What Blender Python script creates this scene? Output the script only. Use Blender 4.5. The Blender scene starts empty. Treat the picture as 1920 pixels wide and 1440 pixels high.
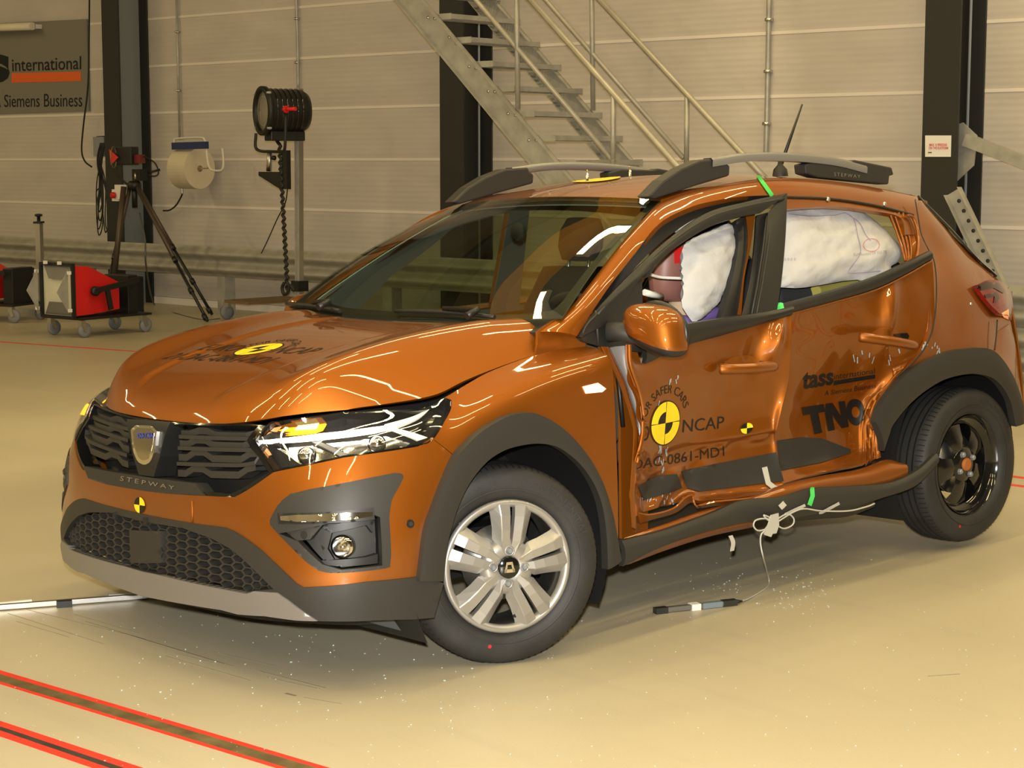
import bpy, bmesh, math, random
import numpy as np
from mathutils import Vector, Matrix
from mathutils.bvhtree import BVHTree
from mathutils.geometry import delaunay_2d_cdt

random.seed(7)
rng = np.random.default_rng(7)
scene = bpy.context.scene
COL = scene.collection

# ------------------------------------------------------------------ camera
CAM_POS = np.array([3.84578, 5.14483, 1.61339])
YAW, PITCH, FPX = -2.303661, 0.1215757, 3439.41
CAR_ROLL, CAR_DROP = .035076, -.017406          # the wrecked car leans a little to its right
def _basis():
    cy, sy, cp, sp = math.cos(YAW), math.sin(YAW), math.cos(PITCH), math.sin(PITCH)
    f = np.array([cy*cp, sy*cp, -sp]); r = np.array([sy, -cy, 0.]); u = np.cross(r, f)
    return np.array([r, u, f])
MW = _basis()
cam_data = bpy.data.cameras.new('camera'); cam = bpy.data.objects.new('camera', cam_data); COL.objects.link(cam)
cam_data.lens = FPX/1920*36; cam_data.sensor_width = 36; cam_data.clip_end = 200
cam.matrix_world = Matrix(((MW[0][0], MW[1][0], -MW[2][0], CAM_POS[0]), (MW[0][1], MW[1][1], -MW[2][1], CAM_POS[1]),
                           (MW[0][2], MW[1][2], -MW[2][2], CAM_POS[2]), (0, 0, 0, 1)))
scene.camera = cam
# ------------------------------------------------------------------ light and exposure
vs = scene.view_settings
vs.view_transform = 'Standard'; vs.look = 'None'; vs.gamma = 1; vs.use_curve_mapping = False
vs.exposure = 0.0
world = bpy.data.worlds.new('world'); scene.world = world; world.use_nodes = True
world.node_tree.nodes['Background'].inputs[0].default_value = (1.0, .86, .62, 1)
world.node_tree.nodes['Background'].inputs[1].default_value = 0.25
# the hall: wall frame (s runs along the back wall to the left, o stands off it)
WALL_P0 = np.array([-7.066, -13.124, 0.]); WALL_D = np.array([.119, -.993, 0.]); WALL_N = np.array([.993, .119, 0.])
def wp(s, o, z): return tuple(WALL_P0 + WALL_D*s + WALL_N*o + np.array([0, 0, z]))
WALL_ANG = math.atan2(-WALL_D[1], -WALL_D[0])     # local x = -s direction (to the right)
CEIL_Z = 7.6
def area_light(name, loc, rot, sx, sy, power, color=(1, .79, .38)):
    l = bpy.data.lights.new(name, 'AREA'); l.shape = 'RECTANGLE'; l.size = sx; l.size_y = sy; l.energy = power; l.color = color
    o = bpy.data.objects.new(name, l); COL.objects.link(o); o.location = loc; o.rotation_euler = rot
    return o
LAMPS = []
for s in (-19.5, -16.5, -13.5, -10.5, -7.5, -1.5, 4.5):  # the two leftmost rows are added, stronger, to brighten the floor there
    for o in (2.85, 8.35, 13.85, 19.35):
        if s > -2 and o < 5+4*(s < 0): continue
        LAMPS.append((s, o))
        area_light('strip_light', wp(s, o, CEIL_Z-.22), (0, 0, WALL_ANG), .14, 3.9, 113 if s < -2 else 215)
# the photographer's flash beside the lens
fl = bpy.data.lights.new('camera_flash', 'AREA'); fl.shape = 'DISK'; fl.size = .09; fl.energy = 560; fl.color = (1, .97, .90)
flo = bpy.data.objects.new('camera_flash', fl); COL.objects.link(flo)
flo.matrix_world = cam.matrix_world @ Matrix.Translation((-.03, .17, .03))

# ------------------------------------------------------------------ rays (photo pixel -> point in the place)
_c, _s = math.cos(CAR_ROLL), math.sin(CAR_ROLL)
RX = np.array([[1, 0, 0], [0, _c, -_s], [0, _s, _c]])
CC = RX.T @ (CAM_POS-np.array([0, 0, CAR_DROP])); MC = MW @ RX     # camera in the car's frame
def ray(u, v, M=MC): return np.array([(u-960)/FPX, -(v-720)/FPX, 1.]) @ M
def at(u, v, y=None, x=None, z=None):             # car frame
    d = ray(u, v)
    for i, k in enumerate((x, y, z)):
        if k is not None: return CC+d*(k-CC[i])/d[i]
def atw(u, v, z=0.):                              # world, on a height
    d = ray(u, v, MW); return CAM_POS+d*(z-CAM_POS[2])/d[2]
def ato(u, v, o):                                 # world, on a plane standing o off the back wall
    d = ray(u, v, MW); t = ((WALL_P0+WALL_N*o-CAM_POS) @ WALL_N)/(d @ WALL_N); return CAM_POS+d*t
def proj(p):
    q = MC @ (np.asarray(p, float)-CC); return 960+FPX*q[0]/q[2], 720-FPX*q[1]/q[2]

# ------------------------------------------------------------------ materials
def new_mat(name):
    m = bpy.data.materials.new(name); m.use_nodes = True
    return m, m.node_tree.nodes, m.node_tree.links, m.node_tree.nodes['Principled BSDF']
def mat(name, col, rough=.5, metal=0., coat=0., spec=.5, var=0., vscale=6., bump=0., bscale=60., emit=0., trans=0., ior=1.45, alpha=1.):
    m, N, L, b = new_mat(name)
    c4 = (*col, 1)
    b.inputs['Base Color'].default_value = c4; b.inputs['Roughness'].default_value = rough; b.inputs['Metallic'].default_value = metal
    b.inputs['Coat Weight'].default_value = coat; b.inputs['Coat Roughness'].default_value = .03
    b.inputs['Specular IOR Level'].default_value = spec; b.inputs['IOR'].default_value = ior
    if trans: b.inputs['Transmission Weight'].default_value = trans
    if alpha < 1: b.inputs['Alpha'].default_value = alpha
    if emit: b.inputs['Emission Color'].default_value = c4; b.inputs['Emission Strength'].default_value = emit
    if var or bump:
        tc = N.new('ShaderNodeTexCoord')
    if var:
        n = N.new('ShaderNodeTexNoise'); n.inputs['Scale'].default_value = vscale; n.inputs['Detail'].default_value = 6
        L.new(tc.outputs['Object'], n.inputs['Vector'])
        r = N.new('ShaderNodeMapRange'); r.inputs['From Min'].default_value = .3; r.inputs['From Max'].default_value = .7
        r.inputs['To Min'].default_value = 1-var; r.inputs['To Max'].default_value = 1+var; L.new(n.outputs['Fac'], r.inputs['Value'])
        mx = N.new('ShaderNodeVectorMath'); mx.operation = 'SCALE'; mx.inputs[0].default_value = col
        L.new(r.outputs['Result'], mx.inputs['Scale']); L.new(mx.outputs['Vector'], b.inputs['Base Color'])
    if bump:
        n2 = N.new('ShaderNodeTexNoise'); n2.inputs['Scale'].default_value = bscale; n2.inputs['Detail'].default_value = 4
        L.new(tc.outputs['Object'], n2.inputs['Vector'])
        bp = N.new('ShaderNodeBump'); bp.inputs['Strength'].default_value = bump; bp.inputs['Distance'].default_value = .01
        L.new(n2.outputs['Fac'], bp.inputs['Height']); L.new(bp.outputs['Normal'], b.inputs['Normal'])
    return m
def glass_mat(name, tint, refl=1.0, rough=.0):
    m, N, L, b = new_mat(name); N.remove(b)
    t = N.new('ShaderNodeBsdfTransparent'); t.inputs[0].default_value = (*tint, 1)
    g = N.new('ShaderNodeBsdfGlossy'); g.inputs['Roughness'].default_value = rough; g.inputs[0].default_value = (refl, refl, refl, 1)
    f = N.new('ShaderNodeFresnel'); ge = N.new('ShaderNodeNewGeometry'); mr = N.new('ShaderNodeMapRange')
    mr.inputs['To Min'].default_value = 1.9; mr.inputs['To Max'].default_value = 1/1.9; L.new(ge.outputs['Backfacing'], mr.inputs['Value']); L.new(mr.outputs[0], f.inputs[0])   # same reflectance from both faces
    mx = N.new('ShaderNodeMixShader'); L.new(f.outputs[0], mx.inputs[0]); L.new(t.outputs[0], mx.inputs[1]); L.new(g.outputs[0], mx.inputs[2])
    L.new(mx.outputs[0], N['Material Output'].inputs[0])
    return m
M = {}
M['paint'] = mat('orange_paint', (.275, .077, .0028), .50, .72, 1.0)
M['paint_in'] = mat('orange_inner_paint', (.26, .073, .003), .5, .4, .5)
M['cladding'] = mat('grained_black_plastic', (.024, .0225, .020), .52, 0, 0, .5, bump=.05, bscale=900)
M['black'] = mat('black_plastic', (.010, .010, .010), .45)
M['seal'] = mat('black_rubber_seal', (.016, .015, .014), .38)
M['gloss_black'] = mat('gloss_black', (.006, .006, .006), .12, 0, .6)
M['silver'] = mat('satin_silver', (.235, .23, .225), .40, .5, 0)
M['wheel_silver'] = mat('wheel_cover_silver', (.36, .345, .32), .36, .6, .15)
M['chrome'] = mat('chrome', (.82, .80, .76), .07, 1.0)
M['steel'] = mat('bare_steel', (.55, .54, .52), .32, 1.0)
M['glass'] = glass_mat('car_glass', (.66, .74, .62))
M['clear'] = glass_mat('clear_lens', (.93, .94, .93))
M['tyre'] = mat('tyre_rubber', (.021, .020, .019), .62, var=.25, vscale=9, bump=.08, bscale=200)
M['yellow'] = mat('yellow_decal', (.85, .62, .015), .45)
M['decal_black'] = mat('black_decal', (.006, .006, .006), .45)
M['airbag'] = mat('airbag_fabric', (.50, .495, .50), .8, bump=.35, bscale=26)
M['green_tape'] = mat('green_tape', (.06, .55, .10), .5)
M['grey_tape'] = mat('grey_fabric_tape', (.42, .41, .36), .6)
M['interior'] = mat('dark_interior_plastic', (.020, .019, .017), .7)
M['seat'] = mat('dark_seat_fabric', (.030, .030, .032), .9, bump=.2, bscale=300)
M['red_lens'] = mat('red_lens', (.17, .004, .005), .12, 0, .6)
M['dark_red_lens'] = mat('dark_red_lens', (.02, .004, .004), .15, 0, .6)
M['drl'] = mat('white_running_light', (1, .93, .80), .3, emit=5.0)
M['amber'] = mat('amber_indicator', (1, .30, .012), .3, emit=2.4)
M['amber_dim'] = mat('amber_lens', (.9, .33, .12), .2, 0, .5, emit=.6)
M['reflector'] = mat('lamp_reflector', (.75, .75, .75), .12, 1.0)
M['galv'] = mat('galvanised_steel', (.40, .39, .36), .45, .4, var=.16, vscale=9)
M['rail'] = mat('weathered_rail_zinc', (.34, .325, .28), .6, .15, var=.14, vscale=7)
M['bolt'] = mat('zinc_bolt', (.26, .28, .30), .4, .5)
M['galv_warm'] = mat('galvanised_tube', (.42, .39, .33), .45, .35, var=.10, vscale=8)
M['column'] = mat('anthracite_steel_paint', (.022, .022, .021), .5)
M['red_paint'] = mat('red_powder_coat', (.60, .012, .012), .45)
M['white'] = mat('white_plastic', (.75, .73, .68), .5)
M['cable'] = mat('black_cable', (.012, .012, .012), .55)
M['skin'] = mat('dummy_vinyl', (.25, .11, .09), .45)
M['tan'] = mat('tan_cloth', (.50, .36, .24), .8)
M['purple'] = mat('purple_cloth', (.16, .10, .34), .7)

# ------------------------------------------------------------------ mesh helpers
def tag(o, label=None, cat=None, group=None, kind=None):
    for k, v in (('label', label), ('category', cat), ('group', group), ('kind', kind)):
        if v: o[k] = v
    return o
def empty(name, loc=(0, 0, 0), rot=(0, 0, 0), label=None, cat=None, group=None):
    o = bpy.data.objects.new(name, None); COL.objects.link(o); o.location = loc; o.rotation_euler = rot; o.empty_display_size = .1
    return tag(o, label, cat, group)
def frame(d):                                      # two unit vectors square to d
    d = np.asarray(d, float); d = d/np.linalg.norm(d)
    a = np.array([0, 0, 1.]) if abs(d[2]) < .9 else np.array([1., 0, 0])
    u = np.cross(a, d); u /= np.linalg.norm(u); return d, u, np.cross(d, u)
class MB:
    def __init__(self): self.v = []; self.f = []; self.mi = []; self.cur = 0; self.sm = []; self.smooth = False
    def add(self, vs, fs, smooth=None):
        b = len(self.v); self.v += [tuple(map(float, p)) for p in vs]
        for f in fs: self.f.append([i+b for i in f]); self.mi.append(self.cur); self.sm.append(self.smooth if smooth is None else smooth)
        return self
    def box(self, c, s, R=None):
        c = np.array(c, float); h = np.array(s, float)/2
        P = np.array([[x, y, z] for x in (-1, 1) for y in (-1, 1) for z in (-1, 1)])*h
        if R is not None: P = P @ np.array(R).T
        return self.add(P+c, [(0, 1, 3, 2), (4, 6, 7, 5), (0, 4, 5, 1), (2, 3, 7, 6), (0, 2, 6, 4), (1, 5, 7, 3)], False)
    def bar(self, a, b, w, h, up=(0, 0, 1)):       # box bar from a to b
        a, b = np.array(a, float), np.array(b, float); d = b-a; L = np.linalg.norm(d); d /= L
        u = np.cross(up, d); u = u/np.linalg.norm(u) if np.linalg.norm(u) > 1e-6 else frame(d)[1]
        return self.box((a+b)/2, (L, w, h), np.array([d, u, np.cross(d, u)]).T)
    def tube(self, pts, r, n=10, cap=True, closed=False):
        P = np.array(pts, float); m = len(P); rs = np.broadcast_to(np.asarray(r, float), (m,))
        T = np.gradient(P, axis=0) if not closed else np.roll(P, -1, 0)-np.roll(P, 1, 0)
        vs = []; _, u, w = frame(T[0])
        for i in range(m):
            t = T[i]/(np.linalg.norm(T[i])+1e-12); u = u-t*(u@t); nu = np.linalg.norm(u)
            u = u/nu if nu > 1e-6 else frame(t)[1]; w = np.cross(t, u)
            for k in range(n):
                a = 2*math.pi*k/n; vs.append(P[i]+rs[i]*(math.cos(a)*u+math.sin(a)*w))
        fs = [(i*n+k, i*n+(k+1) % n, ((i+1) % m)*n+(k+1) % n, ((i+1) % m)*n+k) for i in range(m if closed else m-1) for k in range(n)]
        b = len(self.v); self.add(vs, fs, True)
        if cap and not closed:
            self.f += [[b+k for k in reversed(range(n))], [b+(m-1)*n+k for k in range(n)]]; self.mi += [self.cur]*2; self.sm += [False]*2
        return self
    def lathe(self, prof, c=(0, 0, 0), axis=(0, 0, 1), n=32, cap0=False, cap1=False, smooth=True):
        d, u, w = frame(axis); c = np.array(c, float); vs = []
        for (r, h) in prof:
            for k in range(n):
                a = 2*math.pi*k/n; vs.append(c+d*h+r*(math.cos(a)*u+math.sin(a)*w))
        m = len(prof)
        fs = [(i*n+k, i*n+(k+1) % n, (i+1)*n+(k+1) % n, (i+1)*n+k) for i in range(m-1) for k in range(n)]
        b = len(self.v); self.add(vs, fs, smooth)
        if cap0: self.f.append([b+k for k in reversed(range(n))]); self.mi.append(self.cur); self.sm.append(False)
        if cap1: self.f.append([b+(m-1)*n+k for k in range(n)]); self.mi.append(self.cur); self.sm.append(False)
        return self
    def prism(self, poly, o, ex, ey, ez, th):      # flat polygon in (ex,ey) at o, thick th along ez
        o, ex, ey, ez = (np.array(k, float) for k in (o, ex, ey, ez)); n = len(poly)
        A = [o+ex*p[0]+ey*p[1] for p in poly]; B = [a+ez*th for a in A]
        return self.add(A+B, [list(reversed(range(n))), list(range(n, 2*n))]+[(i, (i+1) % n, n+(i+1) % n, n+i) for i in range(n)], False)
    def grid(self, P, smooth=True, flip=False):
        P = np.asarray(P); a, b = P.shape[:2]
        fs = [(i*b+j, i*b+j+1, (i+1)*b+j+1, (i+1)*b+j) for i in range(a-1) for j in range(b-1)]
        if flip: fs = [tuple(reversed(f)) for f in fs]
        return self.add(P.reshape(-1, 3), fs, smooth)
    def build(self, name, mats, parent=None, loc=(0, 0, 0), rot=(0, 0, 0), bevel=0, recalc=True):
        me = bpy.data.meshes.new(name); me.from_pydata(self.v, [], self.f)
        for m in (mats if isinstance(mats, (list, tuple)) else [mats]): me.materials.append(m)
        me.polygons.foreach_set('material_index', self.mi); me.polygons.foreach_set('use_smooth', self.sm)
        if recalc:
            bm = bmesh.new(); bm.from_mesh(me); bmesh.ops.recalc_face_normals(bm, faces=bm.faces); bm.to_mesh(me); bm.free()
        me.update()
        o = bpy.data.objects.new(name, me); COL.objects.link(o); o.location = loc; o.rotation_euler = rot
        if parent: o.parent = parent
        if bevel:
            bv = o.modifiers.new('bevel', 'BEVEL'); bv.width = bevel; bv.segments = 2; bv.limit_method = 'ANGLE'; bv.angle_limit = math.radians(40)
        return o
def copy_tree(o, parent=None):
    c = o.copy(); COL.objects.link(c); c.parent = parent
    for ch in list(o.children): copy_tree(ch, c)
    return c
def cr(P, n=8, closed=False):                      # Catmull-Rom through points
    P = np.asarray(P, float); m = len(P); out = []
    for i in range(m if closed else m-1):
        if closed: a, b, c, d = P[(i-1) % m], P[i], P[(i+1) % m], P[(i+2) % m]
        else: a, b, c, d = P[max(i-1, 0)], P[i], P[i+1], P[min(i+2, m-1)]
        if not closed and i == 0: a = 2*b-c
        if not closed and i == m-2: d = 2*c-b
        for k in range(n):
            t = k/n; out.append(.5*((2*b)+(c-a)*t+(2*a-5*b+4*c-d)*t*t+(3*b-a-3*c+d)*t**3))
    if not closed: out.append(P[-1])
    return np.array(out)
def chaikin(P, it=2, closed=True):
    P = np.asarray(P, float)
    for _ in range(it):
        Q = np.roll(P, -1, 0) if closed else P[1:]; A = P if closed else P[:-1]
        R = np.empty((2*len(A), P.shape[1])); R[0::2] = .8*A+.2*Q; R[1::2] = .2*A+.8*Q
        P = R if closed else np.vstack([P[:1], R, P[-1:]])
    return P
def densify(P, h, closed=True):
    P = np.asarray(P, float); out = []; n = len(P)
    for i in range(n if closed else n-1):
        a, b = P[i], P[(i+1) % n]; k = max(1, int(math.ceil(np.max(np.abs(b-a)/h))))
        out += [a+(b-a)*t/k for t in range(k)]
    if not closed: out.append(P[-1])
    return np.array(out)
def inside(pts, poly):
    pts = np.asarray(pts); x, y = pts[:, 0], pts[:, 1]; r = np.zeros(len(pts), bool); n = len(poly)
    for i in range(n):
        (x1, y1), (x2, y2) = poly[i], poly[(i+1) % n]
        if y1 == y2: continue
        c = ((y1 > y) != (y2 > y)) & (x < (x2-x1)*(y-y1)/(y2-y1)+x1); r ^= c
    return r

class Surf:
    """smooth surface through a grid of points; (u,v) in index units"""
    def __init__(self, G, out=(0, 1, 0), sub=8, soft=False):
        self.soft = soft
        self.G = np.asarray(G, float); self.nu, self.nv = self.G.shape[:2]; self.out = np.array(out, float)
        g = self.G
        def ext(a, ax):
            a = np.moveaxis(a, ax, 0); a = np.concatenate([2*a[:1]-a[1:2], a, 2*a[-1:]-a[-2:-1]]); return np.moveaxis(a, 0, ax)
        self.E = ext(ext(g, 0), 1)
        us = np.linspace(0, self.nu-1, (self.nu-1)*sub+1); vs_ = np.linspace(0, self.nv-1, (self.nv-1)*sub+1)
        UU, VV = np.meshgrid(us, vs_, indexing='ij'); self.guv = np.stack([UU.ravel(), VV.ravel()], 1)
        self.gP = self.ev(self.guv); a, b = len(us), len(vs_)
        F = []
        for i in range(a-1):
            for j in range(b-1):
                p = i*b+j; F += [(p, p+b, p+b+1), (p, p+b+1, p+1)]
        self.F = F; self.bvh = BVHTree.FromPolygons([Vector(p) for p in self.gP], F)
        q = (self.gP-CC) @ MC.T; self.gpx = np.stack([960+FPX*q[:, 0]/q[:, 2], 720-FPX*q[:, 1]/q[:, 2]], 1)
    def ev(self, uv):
        uv = np.atleast_2d(np.asarray(uv, float)); u, v = uv[:, 0], uv[:, 1]
        i = np.clip(np.floor(u).astype(int), 0, self.nu-2); j = np.clip(np.floor(v).astype(int), 0, self.nv-2)
        def w(t):
            if self.soft: return np.stack([(1-t)**3, 3*t**3-6*t*t+4, -3*t**3+3*t*t+3*t+1, t**3], 1)/6
            return np.stack([-.5*t+t*t-.5*t**3, 1-2.5*t*t+1.5*t**3, .5*t+2*t*t-1.5*t**3, -.5*t*t+.5*t**3], 1)
        wu, wv = w(u-i), w(v-j); P = np.zeros((len(u), 3))
        for a in range(4):
            for b in range(4): P += (wu[:, a]*wv[:, b])[:, None]*self.E[i+a, j+b]
        return P
    def nrm(self, uv):
        uv = np.atleast_2d(np.asarray(uv, float)); e = .02
        du = self.ev(uv+[e, 0])-self.ev(uv-[e, 0]); dv = self.ev(uv+[0, e])-self.ev(uv-[0, e])
        n = np.cross(du, dv); n /= (np.linalg.norm(n, axis=1)[:, None]+1e-12)
        s = np.sign((n*self.out).sum(1)); s[s == 0] = 1
        return n*s[:, None]
    def trace(self, px):
        out = []
        for (u, v) in px:
            d = ray(u, v); h = self.bvh.ray_cast(Vector(CC), Vector(d))
            if h[0] is None: k = np.argmin(((self.gpx-[u, v])**2).sum(1)); out.append(self.guv[k]); continue
            a, b, c = (self.gP[i] for i in self.F[h[2]]); p = np.array(h[0])
            v0, v1, v2 = b-a, c-a, p-a; d00, d01, d11 = v0@v0, v0@v1, v1@v1; d20, d21 = v2@v0, v2@v1; dn = d00*d11-d01*d01
            B = (d11*d20-d01*d21)/dn; G = (d00*d21-d01*d20)/dn
            ia, ib, ic = self.F[h[2]]; out.append(self.guv[ia]*(1-B-G)+self.guv[ib]*B+self.guv[ic]*G)
        return np.array(out)
    def rect(self): return np.array([(0, 0), (self.nu-1, 0), (self.nu-1, self.nv-1), (0, self.nv-1)], float)
def cdt_panel(S, outer, holes=(), h=.12):
    loops = [densify(outer, h)]+[densify(k, h) for k in holes]
    pts = []; edges = []
    for L in loops:
        b = len(pts); pts += [tuple(p) for p in L]; edges += [(b+i, b+(i+1) % len(L)) for i in range(len(L))]
    lo, hi = loops[0].min(0), loops[0].max(0)
    gx = np.arange(lo[0]+h*.5, hi[0], h); gy = np.arange(lo[1]+h*.5, hi[1], h)
    if len(gx) and len(gy):
        Q = np.stack(np.meshgrid(gx, gy, indexing='ij'), -1).reshape(-1, 2)
        k = inside(Q, loops[0])
        for L in loops[1:]: k &= ~inside(Q, L)
        Q = Q[k]
        B = np.array(pts)
        if len(Q):
            dm = np.min(((Q[:, None, :]-B[None])**2).sum(2), axis=1) if len(Q)*len(B) < 4e7 else np.ones(len(Q))
            Q = Q[dm > (.35*h)**2]; pts += [tuple(p) for p in Q]
    V, _, F, *_r = delaunay_2d_cdt([Vector(p) for p in pts], edges, [], 0, 1e-7)
    V = np.array([tuple(v) for v in V]); F = [tuple(f) for f in F]
    c = np.array([V[list(f)].mean(0) for f in F]); k = inside(c, loops[0])
    for L in loops[1:]: k &= ~inside(c, L)
    return V, [f for f, q in zip(F, k) if q]
def skin(P, N, F, th, mb=None):                    # a sheet with thickness: outer face, inner face, rim
    mb = mb or MB(); n = len(P); Q = P-N*th
    cnt = {}
    for f in F:
        for i in range(len(f)): e = (f[i], f[(i+1) % len(f)]); cnt[tuple(sorted(e))] = cnt.get(tuple(sorted(e)), []) + [e]
    # orient faces to N
    F2 = []
    for f in F:
        a, b, c = P[f[0]], P[f[1]], P[f[2]]
        F2.append(f if np.cross(b-a, c-a) @ N[f[0]] > 0 else tuple(reversed(f)))
    mb.add(P, F2, True)
    if th:
        mb.add(Q, [tuple(reversed(f)) for f in F2], True)
        ec = {}
        for f in F2:
            for i in range(len(f)): e = (f[i], f[(i+1) % len(f)]); ec[e] = 1
        be = [e for e in ec if (e[1], e[0]) not in ec]
        vs = []; fs = []
        for (a, b) in be:
            k = len(vs); vs += [P[a], P[b], Q[b], Q[a]]; fs.append((k+1, k, k+3, k+2))
        mb.add(vs, fs, False)
    return mb
def panel(name, S, outer, m, parent, holes=(), th=.012, off=0., h=.12, disp=None, bevel=0):
    V, F = cdt_panel(S, outer, holes, h); P = S.ev(V); N = S.nrm(V)
    P = P+N*off
    if disp is not None: P = disp(P, V, N)
    return skin(P, N, F, th).build(name, m, parent, recalc=False)
def whole(name, S, m, parent, th=.012, n=6, disp=None, off=0.):
    us = np.linspace(0, S.nu-1, (S.nu-1)*n+1); vs_ = np.linspace(0, S.nv-1, (S.nv-1)*n+1)
    UV = np.stack(np.meshgrid(us, vs_, indexing='ij'), -1).reshape(-1, 2); P = S.ev(UV); N = S.nrm(UV); P = P+N*off
    if disp is not None: P = disp(P, UV, N)
    b = len(vs_); F = [(i*b+j, i*b+j+1, (i+1)*b+j+1, (i+1)*b+j) for i in range(len(us)-1) for j in range(b-1)]
    return skin(P, N, F, th).build(name, m, parent, recalc=False)
def strip(name, A, B, m, parent, n=8, th=.012, out=(0, 1, 0), across=3, bulge=0., off=0.):   # band between two edge curves (3-D points)
    A = cr(A, n); B = cr(B, n)
    if len(A) != len(B):
        t = np.linspace(0, 1, max(len(A), len(B)))
        rs = lambda Q: np.stack([np.interp(t, np.linspace(0, 1, len(Q)), Q[:, k]) for k in range(3)], 1)
        A, B = rs(A), rs(B)
    k = np.linspace(0, 1, across+1); G = A[:, None]*(1-k)[None, :, None]+B[:, None]*k[None, :, None]
    tu = np.gradient(G, axis=0); tv = np.gradient(G, axis=1); N = np.cross(tu, tv); N /= np.linalg.norm(N, axis=2)[..., None]+1e-12
    s = np.sign((N*np.array(out)).sum(2)); N = N*np.where(s == 0, 1, s)[..., None]
    G = G+N*(bulge*(4*k*(1-k)))[None, :, None]+N*off
    b = across+1; F = [(i*b+j, i*b+j+1, (i+1)*b+j+1, (i+1)*b+j) for i in range(len(A)-1) for j in range(across)]
    return skin(G.reshape(-1, 3), N.reshape(-1, 3), F, th).build(name, m, parent, recalc=False)
def pxy(*rows): return [at(u, v, y=y) for (u, v, y) in rows]

# flat shapes for decals: text, discs
def text_mesh(txt, bold=0., spacing=1.0, shear=0.):
    c = bpy.data.curves.new('text', 'FONT'); c.body = txt; c.size = 1; c.offset = bold; c.space_character = spacing; c.shear = shear; c.resolution_u = 3
    o = bpy.data.objects.new('text', c); COL.objects.link(o)
    dg = bpy.context.evaluated_depsgraph_get(); me = o.evaluated_get(dg).to_mesh()
    bm = bmesh.new(); bm.from_mesh(me); bmesh.ops.triangulate(bm, faces=bm.faces)
    xs = [v.co.x for v in bm.verts]; w = max(xs)-min(xs)
    for _ in range(3):
        es = [e for e in bm.edges if e.calc_length() > .16]
        if not es: break
        bmesh.ops.subdivide_edges(bm, edges=es, cuts=1); bmesh.ops.triangulate(bm, faces=bm.faces)
    V = np.array([(v.co.x, v.co.y) for v in bm.verts]); bm.verts.index_update(); F = [tuple(v.index for v in f.verts) for f in bm.faces]
    bm.free(); o.evaluated_get(dg).to_mesh_clear(); bpy.data.objects.remove(o); bpy.data.curves.remove(c)
    lo, hi = V.min(0), V.max(0); V = (V-lo)/(hi-lo)
    return V, F, (hi-lo)
def bvh_of(objs):
    V = []; F = []
    for o in (objs if isinstance(objs, (list, tuple)) else [objs]):
        b = len(V); V += [v.co.copy() for v in o.data.vertices]; F += [[i+b for i in p.vertices] for p in o.data.polygons]
    return BVHTree.FromPolygons(V, F)
def quad(V, Q):                                    # unit square -> pixel quad (bl, br, tr, tl)
    a, b, c, d = (np.array(k, float) for k in Q); s, t = V[:, :1], V[:, 1:2]
    return a*(1-s)*(1-t)+b*s*(1-t)+c*s*t+d*(1-s)*t
def decal(name, V, F, px, bvh, m, parent, off=.0025):
    P = []; N = []; last = None
    for (u, v) in px:
        d = Vector(ray(u, v)); h = bvh.ray_cast(Vector(CC), d)
        if h[0] is None:
            P.append(None); N.append(None)
        else:
            n = h[1] if h[1].dot(d) < 0 else -h[1]; P.append(np.array(h[0]+n*off)); N.append(np.array(n))
    F = [f for f in F if all(P[i] is not None for i in f)]
    P = [p if p is not None else np.zeros(3) for p in P]; used = sorted({i for f in F for i in f}); mp = {k: i for i, k in enumerate(used)}
    mb = MB(); mb.add([P[i] for i in used], [[mp[i] for i in f] for f in F], True)
    return mb.build(name, m, parent, recalc=False)
def disc_mesh(r0, r1, a0, a1, n=24, rings=3):      # sector in unit circle coords
    A = np.linspace(a0, a1, n+1); R = np.linspace(r0, r1, rings+1); V = np.array([(r*math.cos(a), r*math.sin(a)) for r in R for a in A])
    F = [(i*(n+1)+j, i*(n+1)+j+1, (i+1)*(n+1)+j+1, (i+1)*(n+1)+j) for i in range(rings) for j in range(n)]
    return V, F
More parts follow.
